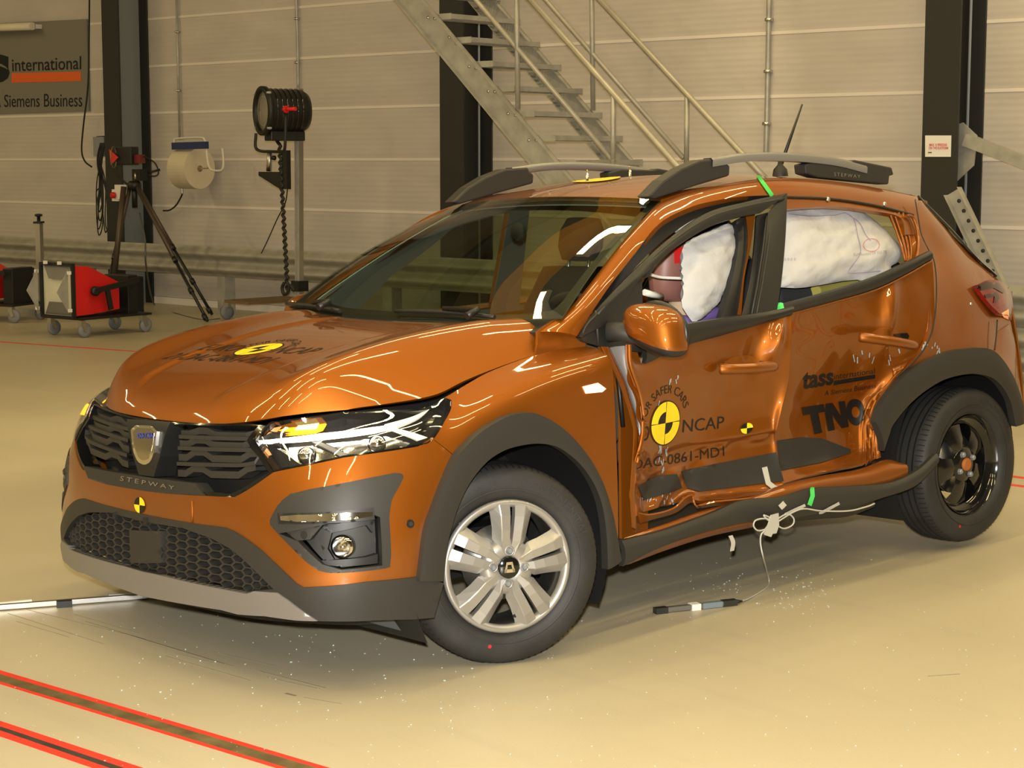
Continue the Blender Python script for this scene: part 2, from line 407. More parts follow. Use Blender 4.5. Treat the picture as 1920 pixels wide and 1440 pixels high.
# ================================================================== THE SETTING
def floor_mat():
    m, N, L, b = new_mat('epoxy_floor')
    tc = N.new('ShaderNodeTexCoord')
    n = N.new('ShaderNodeTexNoise'); n.inputs['Scale'].default_value = .7; n.inputs['Detail'].default_value = 8; L.new(tc.outputs['Object'], n.inputs['Vector'])
    r = N.new('ShaderNodeValToRGB'); r.color_ramp.elements[0].position = .3; r.color_ramp.elements[0].color = (.395, .35, .255, 1)
    r.color_ramp.elements[1].position = .75; r.color_ramp.elements[1].color = (.46, .41, .30, 1); L.new(n.outputs['Fac'], r.inputs['Fac'])
    mp = N.new('ShaderNodeMapping'); mp.inputs['Scale'].default_value = (5, .5, 1); mp.inputs['Rotation'].default_value = (0, 0, .5); L.new(tc.outputs['Object'], mp.inputs['Vector'])
    n2 = N.new('ShaderNodeTexNoise'); n2.inputs['Scale'].default_value = 1.6; n2.inputs['Detail'].default_value = 9; L.new(mp.outputs[0], n2.inputs['Vector'])
    r2 = N.new('ShaderNodeMapRange'); r2.inputs['From Min'].default_value = .56; r2.inputs['From Max'].default_value = .8; r2.inputs['To Min'].default_value = 0; r2.inputs['To Max'].default_value = .35
    L.new(n2.outputs['Fac'], r2.inputs['Value'])
    mx = N.new('ShaderNodeMixRGB'); mx.inputs[2].default_value = (.30, .275, .22, 1); L.new(r2.outputs[0], mx.inputs[0]); L.new(r.outputs[0], mx.inputs[1])
    L.new(mx.outputs[0], b.inputs['Base Color'])
    b.inputs['Roughness'].default_value = .38; b.inputs['Specular IOR Level'].default_value = .35
    n3 = N.new('ShaderNodeTexNoise'); n3.inputs['Scale'].default_value = 130; L.new(tc.outputs['Object'], n3.inputs['Vector'])
    bp = N.new('ShaderNodeBump'); bp.inputs['Strength'].default_value = .12; bp.inputs['Distance'].default_value = .004
    L.new(n3.outputs['Fac'], bp.inputs['Height']); L.new(bp.outputs[0], b.inputs['Normal'])
    return m
M['floor'] = floor_mat()
def wall_mat():
    m, N, L, b = new_mat('sandwich_panel')
    tc = N.new('ShaderNodeTexCoord'); sp = N.new('ShaderNodeSeparateXYZ'); L.new(tc.outputs['Object'], sp.inputs[0])
    w = N.new('ShaderNodeMath'); w.operation = 'MULTIPLY'; w.inputs[1].default_value = 2*math.pi/.052; L.new(sp.outputs['Z'], w.inputs[0])
    si = N.new('ShaderNodeMath'); si.operation = 'SINE'; L.new(w.outputs[0], si.inputs[0])
    bp = N.new('ShaderNodeBump'); bp.inputs['Strength'].default_value = .07; bp.inputs['Distance'].default_value = .01; L.new(si.outputs[0], bp.inputs['Height']); L.new(bp.outputs[0], b.inputs['Normal'])
    mp = N.new('ShaderNodeMapping'); mp.inputs['Scale'].default_value = (.3, 1, 3); L.new(tc.outputs['Object'], mp.inputs[0])
    n = N.new('ShaderNodeTexNoise'); n.inputs['Scale'].default_value = 1.3; n.inputs['Detail'].default_value = 7; L.new(mp.outputs[0], n.inputs['Vector'])
    r = N.new('ShaderNodeValToRGB'); r.color_ramp.elements[0].position = .3; r.color_ramp.elements[0].color = (.50, .455, .42, 1)
    r.color_ramp.elements[1].position = .75; r.color_ramp.elements[1].color = (.58, .53, .49, 1); L.new(n.outputs['Fac'], r.inputs['Fac'])
    L.new(r.outputs[0], b.inputs['Base Color']); b.inputs['Roughness'].default_value = .5
    return m
M['wall'] = wall_mat()
M['joint'] = mat('panel_joint', (.74, .68, .62), .5)
M['ceiling'] = mat('ceiling_sheet', (.20, .19, .175), .7)
M['far_wall'] = mat('far_wall_panels', (.38, .36, .33), .6)
M['track_red'] = mat('red_floor_paint', (.62, .035, .02), .5, var=.12, vscale=14)
M['track_steel'] = mat('worn_track_steel', (.16, .12, .055), .45, .3, var=.3, vscale=12)
M['track_dark'] = mat('dark_track_slot', (.045, .040, .035), .5, .2, var=.3, vscale=15)
M['scuff'] = mat('tyre_scuff', (.20, .175, .13), .5)
S0, S1, O1 = 9.0, -30.0, 24.0
def wbox(mb, s0, s1, o0, o1, z0, z1):
    P = [wp(s, o, z) for s in (s0, s1) for o in (o0, o1) for z in (z0, z1)]
    return mb.add(P, [(0, 1, 3, 2), (4, 6, 7, 5), (0, 4, 5, 1), (2, 3, 7, 6), (0, 2, 6, 4), (1, 5, 7, 3)], False)
def struct(name, mb, m, parent=None, **k):
    o = mb.build(name, m, parent, **k)
    if parent is None: o['kind'] = 'structure'
    return o
floor = struct('floor', wbox(MB(), S0, S1, -.3, O1, -.1, 0), M['floor'])
ceiling = struct('ceiling', wbox(MB(), S0, S1, -.3, O1, CEIL_Z, CEIL_Z+.1), M['ceiling'])
wall_back = struct('wall_back', wbox(MB(), S0, S1, -.3, -.05, 0, CEIL_Z), M['far_wall'])
struct('wall_front', wbox(MB(), S0, S1, O1, O1+.2, 0, CEIL_Z), M['far_wall'])
struct('wall_left', wbox(MB(), S0, S0+.2, -.3, O1, 0, CEIL_Z), M['far_wall'])
struct('wall_right', wbox(MB(), S1-.2, S1, -.3, O1, 0, CEIL_Z), M['far_wall'])
z = .066; k = 0
seams = [.066+.5175*i for i in range(15)]
wbox_obj = None
for i in range(14):
    z0, z1 = seams[i]+.012, seams[i+1]-.012
    struct('panel', wbox(MB(), S0, S1, -.05, 0, z0, z1), M['wall'], wall_back)
    struct('joint', wbox(MB(), S0, S1, -.05, .006, seams[i+1]-.013, seams[i+1]+.013), M['joint'], wall_back)
struct('trim_1', wbox(MB(), S0, S1, -.05, .012, 0, .075), M['joint'])
# roof beams and lamp bodies
M['beam'] = mat('roof_beam_paint', (.05, .05, .05), .5)
for i, s in enumerate((-25.2, -20.15, -15.1, -10.1, -5.1, .08)):
    mb = MB(); wbox(mb, s-.1, s+.1, 0, O1, CEIL_Z-.75, CEIL_Z-.72); wbox(mb, s-.012, s+.012, 0, O1, CEIL_Z-.72, CEIL_Z-.02); wbox(mb, s-.1, s+.1, 0, O1, CEIL_Z-.02, CEIL_Z)
    struct('trim_%d' % (i+2), mb, M['beam'])
for (s, o) in LAMPS:  # bodies for all rows, the added left ones too
    wbox(MB(), s-.1, s+.1, o-2.0, o+2.0, CEIL_Z-.2, CEIL_Z-.1).build('ceiling_lamp', M['white'])
for n, o in enumerate([o for o in COL.objects if o.name.startswith('ceiling_lamp')]):
    tag(o, 'long white strip lamp under the hall roof, left rows added for light', 'lamp', 'strip lamps under the roof')
M['crane'] = mat('crane_orange_paint', (.90, .42, .05), .5)
cr_e = empty('overhead_crane', wp(-7.87, 12, 6.1), (0, 0, 0), 'orange overhead crane girder spanning the hall below the roof', 'crane')
def cpart(nm, mb, m): o = mb.build(nm, m); o.parent = cr_e; o.matrix_parent_inverse = Matrix.Translation(cr_e.location).inverted(); return o
cpart('girder', wbox(MB(), -8.0, -7.75, .6, O1-.4, 6.1, 6.70), M['crane']); cpart('end_carriage', wbox(MB(), -9.2, -6.3, .45, .75, 6.45, 6.75), M['crane']); cpart('end_carriage', wbox(MB(), -9.2, -6.3, O1-.7, O1-.4, 6.45, 6.75), M['crane'])
# columns: H sections
for i, (s, lab) in enumerate(((.08, 'dark steel column behind the camera tripod'), (-5.08, 'dark steel column behind the stairs'), (-10.1, 'dark steel column carrying a small white notice'))):
    e = empty('steel_column', wp(s, 0, 0), (0, 0, 0), lab, 'column', 'steel columns along the wall')
    def part(nm, s0, s1, o0, o1):
        P = MB(); wbox(P, s+s0, s+s1, o0, o1, 0, CEIL_Z-.75); P.v = [tuple(np.array(v)-np.array(wp(s, 0, 0))) for v in P.v]
        return P.build(nm, M['column'], e)
    part('flange', -.147, .147, .40, .42); part('flange', -.147, .147, .008, .028); part('web', -.008, .008, .028, .40)
    if i: 
        q = ato((898, 1818)[i-1], 100, .12); MB().tube([np.array([q[0], q[1], 0])-np.array(wp(s, 0, 0)), np.array([q[0], q[1], CEIL_Z-.8])-np.array(wp(s, 0, 0))], .011, 8).build('column_strip', mat('blue_grey_strip', (.30, .33, .38), .5), e)  # thin blue-grey strip running up the column
    if i == 0: 
        P = MB(); wbox(P, s-.012, s-.008, .03, .39, 0, CEIL_Z-.75); P.v = [tuple(np.array(v)-np.array(wp(s, 0, 0))) for v in P.v]
        tag(P.build('web_cover', mat('blue_grey_sheet', (.20, .22, .22), .5), e), 'blue-grey cover sheet in the column web')
# guard rail
def wprof(mb, prof, s0, s1, n=1):
    A = [wp(s0, o, z) for o, z in prof]; B = [wp(s1, o, z) for o, z in prof]; m = len(prof)
    mb.add(A+B, [(i, i+1, m+i+1, m+i) for i in range(m-1)], True)
def wbeam(oc, zt, s0, s1):
    pr = []
    for k in range(33):
        t = k/32; a = t*2*math.pi*2
        pr.append((oc+.036*math.cos(a)*(-1)+.0, zt-.31*t))
    front = [(o+.0, z) for o, z in pr]
    # smooth W: two ridges
    front = [(oc+.085*(1-math.cos(4*math.pi*t))/2, zt-.31*t) for t in np.linspace(0, 1, 33)]
    back = [(o-.004, z) for o, z in reversed(front)]
    mb = MB(); wprof(mb, front+back+[front[0]], s0, s1); return mb
gr = empty('guard_rail', wp(0, .6, 0), (0, 0, 0), 'galvanised corrugated guard rail running along the back wall', 'guard rail')
def under(o, par): o.parent = par; o.matrix_parent_inverse = Matrix.Translation(par.location).inverted(); return o
under(wbeam(.6, .715, S0, -14.5).build('rail_beam', M['rail']), gr)
under(wbeam(.62, .40, -8.4, -14.5).build('rail_beam', M['rail']), gr)
for s in (4.2, .45, -1.95, -4.4, -6.8, -9.2, -11.6):
    mb = MB(); wbox(mb, s-.06, s+.06, .52, .60, 0, .70); wbox(mb, s-.06, s-.05, .46, .52, 0, .70); wbox(mb, s+.05, s+.06, .46, .52, 0, .70)
    under(mb.build('post', M['galv']), gr)
for s in (-10.35, -10.75, -9.9):
    for zz in (.64, .48, .33, .17):
        b = MB(); b.lathe([(0.0, .02), (.014, .018), (.018, .0)], wp(s, .69, zz), tuple(WALL_N), 10); under(b.build('bolt', M['steel']), gr)
# floor markings: the two sled tracks, long red lines, scuffs
def ground_strip(name, pxs, m, parent, z, ext=0.):
    P = [atw(*p) for p in pxs]
    mb = MB(); A = [np.array([p[0], p[1], z]) for p in P]; B = [np.array([p[0], p[1], .0]) for p in P]
    n = len(A); mb.add(A+B, [list(range(n))]+[(i, (i+1) % n, n+(i+1) % n, n+i) for i in range(n)], False)
    return mb.build(name, m, parent)
def px_line(a, b, y): t = (y-a[1])/(b[1]-a[1]); return (a[0]+(b[0]-a[0])*t, y)
def track(L0, L1, z, m, name):     # L0, L1: pixel lines (upper and lower edge), drawn long
    ps = []
    for (a, b) in (L0, L1):
        A, B = atw(*a), atw(*b); d = (B-A)/np.linalg.norm(B-A); ps.append((A-d*3.4, B+d*2.2))
    (a0, a1), (b0, b1) = ps; mb = MB(); top = [a0, a1, b1, b0]; bot = [p.copy() for p in top]
    for p in top: p[2] = z
    for p in bot: p[2] = -.002
    mb.add(top+bot, [(0, 1, 2, 3)]+[(i, (i+1) % 4, 4+(i+1) % 4, 4+i) for i in range(4)], False)
    return mb.build(name, m, floor)
track(((0, 1257), (617, 1440)), ((0, 1283), (517, 1440)), .0012, M['track_red'], 'track_marking')
track(((0, 1265), (590, 1440)), ((0, 1278.5), (537, 1440)), .0022, M['track_steel'], 'track_plate')
track(((0, 1352), (267, 1440)), ((0, 1381), (173, 1440)), .0012, M['track_red'], 'track_marking')
track(((0, 1363), (229, 1440)), ((0, 1370), (204, 1440)), .0022, M['track_dark'], 'track_slot')
def fline(a, b, w, m, name, z=.0012):
    A, B = np.array(a, float), np.array(b, float); d = (B-A)/np.linalg.norm(B-A); n = np.array([-d[1], d[0], 0])*w/2
    top = [A-n, B-n, B+n, A+n]; bot = [p.copy() for p in top]
    for p in top: p[2] = z
    for p in bot: p[2] = -.002
    return MB().add(top+bot, [(0, 1, 2, 3)]+[(i, (i+1) % 4, 4+(i+1) % 4, 4+i) for i in range(4)], False).build(name, m, floor)
A, B = atw(0, 641), atw(240, 658); d = (B-A)/np.linalg.norm(B-A); fline(A-d*4, B+d*6, .045, M['track_red'], 'floor_line')
dw = -WALL_D
for (u, v) in ((1918, 896), (1918, 912)):
    A = atw(u, v); fline(A-dw*2.2, A+dw*6, .05, M['track_red'], 'floor_line')
for (a, b, w) in (((15, 1150), (195, 1208), 1.2), ((50, 1143), (300, 1205), 1.0), ((140, 1152), (262, 1188), 1.0), ((160, 1165), (420, 1245), 1.6), ((240, 1190), (440, 1250), 1.4),
                  ((310, 1230), (470, 1276), 1.4), ((400, 1222), (520, 1250), 1.2), ((485, 1258), (610, 1290), 2.0), ((500, 1270), (600, 1292), 1.5), ((30, 1165), (130, 1195), 1.0),
                  ((535, 1300), (555, 1305), 5), ((570, 1308), (640, 1320), 1.2), ((1740, 1440-172), (1800, 1440-176), 2.0), ((330, 1225), (400, 1243), 1.2)):
    A, B = atw(*a), atw(*b); fline(A, B, .0022*w, M['scuff'], 'tyre_scuff', .0008)
# galvanised stairs
stairs = empty('steel_stairs', tuple(ato(1100, 300, 1.75)*np.array([1, 1, 0])), (0, 0, 0), 'galvanised open-tread stairs rising to the left in front of the wall', 'stairs')
def spart(mb, nm, m=M['galv']): return under(mb.build(nm, m), stairs)
def extend(A, B, z): t = (z-A[2])/(B[2]-A[2]); return A+(B-A)*t
ON, OF = 1.75, .86
def stringer(lo, up, o, lip):
    A0, B0 = ato(*lo[0], o), ato(*lo[1], o); A1, B1 = ato(*up[0], o), ato(*up[1], o)
    A0t, B0t, A1t, B1t = extend(A0, B0, 4.6), extend(A0, B0, 0), extend(A1, B1, 4.6), extend(A1, B1, 0)
    mb = MB(); n = WALL_N
    def slab(P, th): Q = [p+n*th for p in P]; mb.add(P+Q, [(3, 2, 1, 0), (4, 5, 6, 7)]+[(i, (i+1) % 4, 4+(i+1) % 4, 4+i) for i in range(4)], False)
    slab([A0t, B0t, B1t, A1t], .008)
    w = (A1t-A0t); w -= w*0
    e = (A1t-A0t)*.03
    slab([A0t, B0t, B0t+e, A0t+e], lip); slab([A1t-e, B1t-e, B1t, A1t], lip)
    return mb
spart(stringer(((747, 0), (1002, 310)), ((797, 0), (1055, 310)), ON, .055), 'stringer')
spart(stringer(((882, 0), (1142, 310)), ((931, 0), (1197, 310)), OF, .055), 'stringer')
tr = [((830, 30), (952, 44)), ((866, 73), (990, 87)), ((906, 118), (1029, 130)), ((949, 162), (1066, 176)), ((984, 208), (1105, 222)), ((1023, 253), (1142, 266)), ((1060, 298), (1180, 311)), ((1098, 343), (1217, 355)), ((793, -14), (914, -2)), ((1136, 388), (1254, 400))]
for a, b in tr:
    A, B = ato(*a, ON), ato(*b, OF); Z = (A[2]+B[2])/2; A[2] = B[2] = Z; c = (A+B)/2; mb = MB(); L = ON-OF-.02
    Rm = np.array([WALL_N, -WALL_D, (0, 0, 1)]).T
    for q in np.linspace(-.11, .11, 8): mb.box(c-WALL_D*q, (L, .004, .03), Rm)
    mb.box(c-WALL_D*.12, (L, .006, .04), Rm); mb.box(c+WALL_D*.12, (L, .006, .04), Rm)
    for sgn in (-1, 1): mb.box(c+WALL_N*sgn*(L/2), (.006, .24, .05), Rm)
    spart(mb, 'tread')
def rail(pxs, o, r, z_top=None, nm='handrail', m=M['galv_warm']):
    P = [ato(*p, o) for p in pxs]
    if z_top: P[0] = extend(P[0], P[1], z_top)
    return spart(MB().tube(P, r, 10), nm, m)
rail([(892, 0), (1151, 303)], ON, .02, 4.6); rail([(995, 0), (1268, 310), (1340, 385)], ON, .024, 4.6)
rail([(1023, 0), (1282, 297)], OF, .02, 4.6); rail([(1124, 0), (1392, 289), (1450, 350)], OF, .024, 4.6)
rail([(968, -60), (971, 204)], ON, .021, nm='rail_post', m=M['galv']); rail([(1150, 172), (1149, 320)], ON, .021, nm='rail_post', m=M['galv'])
rail([(1109, -60), (1112, 207)], OF, .021, nm='rail_post', m=M['galv']); rail([(1288, 182), (1287, 318)], OF, .021, nm='rail_post', m=M['galv'])
for (u, v) in ((803, 33), (815, 35), (843, 70), (856, 82), (880, 125), (893, 128), (916, 171), (928, 172), (953, 213), (967, 216), (992, 263), (1006, 263)):
    A = ato(u, v, ON+.006); spart(MB().lathe([(0, .012), (.012, .01), (.014, 0)], A, tuple(WALL_N), 8), 'bolt', M['steel'])
# conduits on the wall
def conduit(pxs, o, r, lab, nm='wall_conduit', clamps=()):
    P = [ato(*p, o) for p in pxs]; b = P[-1].copy(); e = empty(nm, tuple(b), (0, 0, 0), lab, 'conduit', None)
    under(MB().tube(cr(P, 6) if len(P) > 2 else P, r, 8).build('pipe', M['galv']), e)
    for c in clamps:
        q = ato(*c, o); under(MB().lathe([(r*1.7, -.012), (r*1.7, .012)], q, (0, 0, 1), 10, True, True).build('clamp', M['steel']), e)
        under(MB().tube([q-np.array([-.04, .0, 0])*1, q+np.array([-.04, .0, 0])], .006, 6).build('clamp_arm', M['steel']), e)
    return e
conduit([(1443, -40), (1437, 262), (1433, 290)], .03, .022, 'grey conduit running down the wall above the car aerial', clamps=((1442, 37), (1440, 134), (1437, 232)))
conduit([(330, -40), (337, 262)], .03, .013, 'thin conduit dropping to the paper roll holder', clamps=((333, 60), (335, 170)))
conduit([(554, -40), (558, 80), (559, 170)], .03, .016, 'thin conduit above the black spotlight', clamps=((556, 35), (557, 117)))
# white notice on the column
nt = empty('notice', (0, 0, 0), (0, 0, 0), 'small white notice with red print on the dark column', 'sign')
def facing(nm, pts, m, par, th=.004):
    P = [np.array(p) for p in pts]; n = np.cross(P[1]-P[0], P[2]-P[0]); n /= np.linalg.norm(n); n = n if n@(CAM_POS-P[0]) > 0 else -n
    k = len(P); mb = MB().add(P+[p+n*th for p in P], [list(reversed(range(k))), list(range(k, 2*k))]+[(i, (i+1) % k, k+(i+1) % k, k+i) for i in range(k)], False)
    return mb.build(nm, m, par)
Q = [ato(*p, .422) for p in ((1735, 294), (1783, 294), (1784, 254), (1735, 254))]
facing('sheet', Q, M['white'], nt, .003)
M['print_red'] = mat('red_print', (.6, .06, .03), .6); M['print_dark'] = mat('dark_print', (.05, .05, .05), .6)
def flat_text(txt, Q, m, par, nm='lettering', bold=.02, spacing=1., lift=.004, shear=0.):
    V, F, _ = text_mesh(txt, bold, spacing, shear); Q = [np.array(q, float) for q in Q]; n = np.cross(Q[1]-Q[0], Q[3]-Q[0]); n /= np.linalg.norm(n); n = n if n@(CAM_POS-Q[0]) > 0 else -n
    s, t = V[:, :1], V[:, 1:2]; P = Q[0]*(1-s)*(1-t)+Q[1]*s*(1-t)+Q[2]*s*t+Q[3]*(1-s)*t+n*lift
    return MB().add(P, F, False).build(nm, m, par, recalc=False)
flat_text('MAX 15 PERSONS', [ato(*p, .426) for p in ((1743, 274), (1776, 274), (1776, 269), (1743, 269))], M['print_red'], nt)
flat_text('ON THE PLATFORM', [ato(*p, .426) for p in ((1742, 280), (1778, 280), (1778, 275), (1742, 275))], M['print_red'], nt)
facing('mark', [ato(*p, .426) for p in ((1740, 287), (1747, 287), (1747, 285), (1740, 285))], M['print_dark'], nt, .001)
# diagonal braces on the right column
br = empty('wall_brace', tuple(ato(1805, 300, .2)), (0, 0, 0), 'galvanised tube brace bolted to the right column', 'brace')
A, B = ato(1812, 262, .3), ato(2000, 335, .3); under(MB().bar(A, B, .09, .09).build('brace_tube', M['galv']), br)
under(MB().prism([(-.06, -.24), (.10, -.1), (.12, .12), (.0, .22), (-.06, .2)], ato(1805, 285, .29), -WALL_D, (0, 0, 1), WALL_N, .012).build('gusset_plate', M['galv']), br)
b2 = empty('leaning_channel', tuple(ato(1862, 520, .9)), (0, 0, 0), 'drilled galvanised channel leaning behind the tail of the car', 'steel channel')
A, B = ato(1790, 358, .9), ato(1880, 546, .9)
mb = MB(); d = (B-A)/np.linalg.norm(B-A); up = np.cross(WALL_N, d)
mb.bar(A, B, .006, .12, up); 
mb2 = MB(); w = up/np.linalg.norm(up)
for sgn in (-1, 1):
    mb.add([A+w*.06*sgn, B+w*.06*sgn, B+w*.06*sgn+WALL_N*.07, A+w*.06*sgn+WALL_N*.07], [(0, 1, 2, 3)], False)
under(mb.build('channel', M['galv']), b2); under(MB().bar(B, B*np.array([1, 1, 0]), .1, .1, (1, 0, 0)).build('support_leg', M['galv']), b2)
for t in np.linspace(.1, .8, 8):
    under(MB().lathe([(0, .006), (.014, .006), (.014, 0)], A+(B-A)*t+WALL_N*.004, tuple(WALL_N), 10).build('hole', M['column']), b2)
# ================================================================== THE CAR
car = empty('car', (0, 0, CAR_DROP), (CAR_ROLL, 0, 0), 'orange hatchback with a crushed driver side from a side impact test', 'car')
def mirror_y(P): P = np.array(P, float).copy(); P[..., 1] *= -1; return P
# ---- front shell: bumper, lamps, wings.  columns run from the nose centre round the corner to the door; rows bottom to top
lev = [
 (.18, [(.815, 0), (.806, .25), (.775, .5), (.735, .65), (.68, .76), (.59, .835), (.48, .875), (.38, .89), (.20, .90), (0, .90), (-.22, .90), (-.46, .895)]),
 (.32, [(.818, 0), (.812, .25), (.785, .5), (.75, .65), (.70, .76), (.61, .845), (.49, .89), (.38, .905), (.20, .91), (0, .91), (-.22, .91), (-.46, .905)]),
 (.45, [(.808, 0), (.803, .25), (.778, .5), (.742, .65), (.69, .76), (.60, .845), (.48, .892), (.36, .908), (.20, .912), (0, .912), (-.22, .912), (-.46, .908)]),
 (.58, [(.795, 0), (.79, .25), (.765, .5), (.725, .65), (.67, .755), (.585, .835), (.46, .885), (.33, .902), (.18, .907), (0, .908), (-.22, .908), (-.46, .905)]),
 (.70, [(.785, 0), (.776, .25), (.742, .5), (.693, .64), (.62, .75), (.53, .82), (.40, .868), (.28, .888), (.15, .895), (-.01, .898), (-.22, .90), (-.46, .90)]),
 (.78, [(.768, 0), (.76, .25), (.715, .5), (.65, .64), (.57, .74), (.47, .805), (.35, .85), (.23, .872), (.12, .882), (-.02, .885), (-.22, .888), (-.46, .892)]),
 (.84, [(.73, 0), (.72, .25), (.665, .50), (.59, .62), (.50, .71), (.40, .77), (.29, .815), (.18, .84), (.09, .845), (-.03, .84), (-.22, .835), (-.46, .83)]),
]
ztop = {7: [.18, .32, .45, .58, .70, .79, .868], 8: [.18, .32, .45, .59, .72, .82, .893], 9: [.18, .32, .45, .60, .745, .86, .928], 10: [.18, .32, .46, .62, .78, .905, .965], 11: [.18, .32, .47, .64, .81, .94, .995]}
ytop = {7: .80, 8: .78, 9: .768, 10: .765, 11: .765}
G = np.zeros((12, 7, 3))
for j, (zz, row) in enumerate(lev):
    for i, (x, y) in enumerate(row):
        G[i, j] = (x, y, zz)
        if i in ztop:
            G[i, j, 2] = ztop[i][j]
            if j == 6: G[i, j, 1] = ytop[i]
            if j == 5: G[i, j, 1] = row[i][1]-.012
# make the front rows lean: top row at the nose follows the bonnet lip
FULL = np.concatenate([mirror_y(G[::-1])[:-1], G]); UC = 11.0          # centre column index
shell = Surf(FULL, out=(.6, .0, .0)); 
def shell_nrm(uv, S=shell):
    uv = np.atleast_2d(np.asarray(uv, float)); e = .02
    n = np.cross(S.ev(uv+[e, 0])-S.ev(uv-[e, 0]), S.ev(uv+[0, e])-S.ev(uv-[0, e])); n /= np.linalg.norm(n, axis=1)[:, None]+1e-12
    s = np.sign((n*(S.ev(uv)-np.array([-.3, 0, .45]))).sum(1)); return n*np.where(s == 0, 1, s)[:, None]
shell.nrm = shell_nrm
def mir(uv): uv = np.array(uv, float).copy(); uv[:, 0] = 2*UC-uv[:, 0]; return uv
def both(left): left = np.asarray(left, float); return np.vstack([left, mir(left)[::-1]])      # half outline from centre top to centre bottom -> closed
def half(px): return shell.trace(px)
def centre(v): return [UC, v]
def sv(px): return shell.trace([px])[0][1]
# outlines traced on the photograph (left half, centre line first)
g_top = half([(320, 790.5), (400, 793), (470, 793), (497, 797)])
g_side = half([(474, 826), (482, 842), (512, 886)])
g_bot = half([(470, 915), (440, 932), (370, 929), (320, 926)])
grille_left = np.vstack([[centre(sv((290, 787)))], g_top, g_side, g_bot, [centre(sv((276, 921)))]])
grille_out = both(grille_left)
low_edge = half([(363, 981), (424, 989), (440, 996), (452, 1003), (492, 1032), (557, 1094), (570, 1101), (682, 1091), (781, 1081)])
bump_left = np.vstack([[centre(sv((276, 921)))], g_bot[::-1], [g_side[-1]], half([(514, 885), (644, 858), (784, 837), (808, 821), (857, 860), (837, 898), (816, 948), (799, 998), (787, 1076)]), low_edge[::-1], [centre(sv((274, 965)))]])
fog = half([(551, 922), (735, 887), (753, 888), (756.5, 896), (729, 948), (733, 1062), (720, 1066), (621, 1075), (592, 1068), (508.5, 987), (507, 974), (525, 942)])
fog = chaikin(fog, 1)
panel('front_bumper', shell, both(bump_left), M['paint'], car, holes=[fog, mir(fog)], th=.02, h=.13)
# lower cladding, mesh opening and skid plate
open_left = np.vstack([[centre(sv((272, 978)))], half([(345, 990), (400, 1010), (436, 1030), (515, 1104), (480, 1107), (468, 1112), (302, 1077)]), [centre(sv((272, 1070)))]])
clad_left = np.vstack([[centre(sv((274, 965)))], low_edge, half([(800, 1084), (830, 1093), (812, 1157), (700, 1162), (597, 1163), (545, 1125), (523, 1111), (480, 1108), (468, 1113), (302, 1078)]), [centre(sv((272, 1072)))]])
panel('lower_cladding', shell, both(clad_left), M['cladding'], car, holes=[both(open_left)], th=.03, off=.006, h=.13)
skid_left = np.vstack([[centre(sv((272, 1071)))], half([(302, 1077), (468, 1112), (480, 1107), (523, 1110), (545, 1125), (597, 1162), (560, 1161), (500, 1153), (450, 1150), (420, 1142), (350, 1131), (300, 1122)]), [centre(sv((270, 1116)))]])
skid = panel('skid_plate', shell, both(skid_left), M['silver'], car, th=.03, off=.012, h=.12)
# dark air dam hanging under the skid plate
dam = [at(*p, y=y) for p, y in (((300, 1122), .03), ((450, 1152), .32), ((597, 1163), .6), ((690, 1163), .72))]
strip('air_dam', [p+np.array([-.02, 0, .01]) for p in dam], [p+np.array([-.05, 0, -.022]) for p in dam], M['black'], car, out=(1, 0, 0))
dm = [mirror_y(p) for p in dam[::-1]]+dam
_q = [at(682, 1164, y=.70), at(766, 1156, y=.80), at(766, 1186, y=.80), at(720, 1175, y=.745)]; MB().add(_q+[p+np.array([-.012, 0, 0]) for p in _q], [(0, 1, 2, 3), (7, 6, 5, 4)]+[(i, (i+1) % 4, 4+(i+1) % 4, 4+i) for i in range(4)], False).build('wheel_deflector', M['black'], car)
# honeycomb of the lower opening: two layers, a dark back and hexagonal ribs
panel('lower_grille_back', shell, both(open_left), M['black'], car, th=.004, off=-.07, h=.2)
def honeycomb(outline, du, dv, w, off, depth):
    lo, hi = outline.min(0), outline.max(0); mb = MB()
    r = 0; v = lo[1]
    cells = []
    while v < hi[1]+dv:
        u = lo[0]+(du/2 if r % 2 else 0)
        while u < hi[0]+du: cells.append((u, v)); u += du
        v += dv; r += 1
    c = np.array(cells); keep = inside(c, outline); c = c[keep]
    hexo = np.array([(-.17, 1), (.17, 1), (.33, 0), (.17, -1), (-.17, -1), (-.33, 0)])*[du, dv]
    for (u, v) in c:
        o_ = hexo+[u, v]; i_ = hexo*(1-w)+[u, v]
        A = shell.ev(o_)+shell.nrm(o_)*off; B = shell.ev(i_)+shell.nrm(i_)*off; Nn = shell.nrm(o_); Bb = shell.ev(i_)+shell.nrm(i_)*(off-depth)
        mb.add(np.vstack([A, B, Bb]), [(k, (k+1) % 6, 6+(k+1) % 6, 6+k) for k in range(6)]+[(6+k, 6+(k+1) % 6, 12+(k+1) % 6, 12+k) for k in range(6)], False)
    return mb
ol = both(open_left)
# leave the flat sensor panel free in the middle
hc = honeycomb(ol, .45, .095, .17, -.008, .045).build('honeycomb', M['cladding'], car); hc['kind'] = 'stuff'
sp_ = shell.trace([(242, 994), (302, 996), (302, 1056), (246, 1056)])
panel('sensor_cover', shell, sp_, M['cladding'], car, th=.05, off=.0, h=.15)
for q in (((217, 960), (222, 960), (222, 975), (217, 974)), ((274, 970), (281, 971), (281, 985), (274, 984))):
    panel('plate_clip', shell, shell.trace(q), M['black'], car, th=.01, off=.012, h=.1)
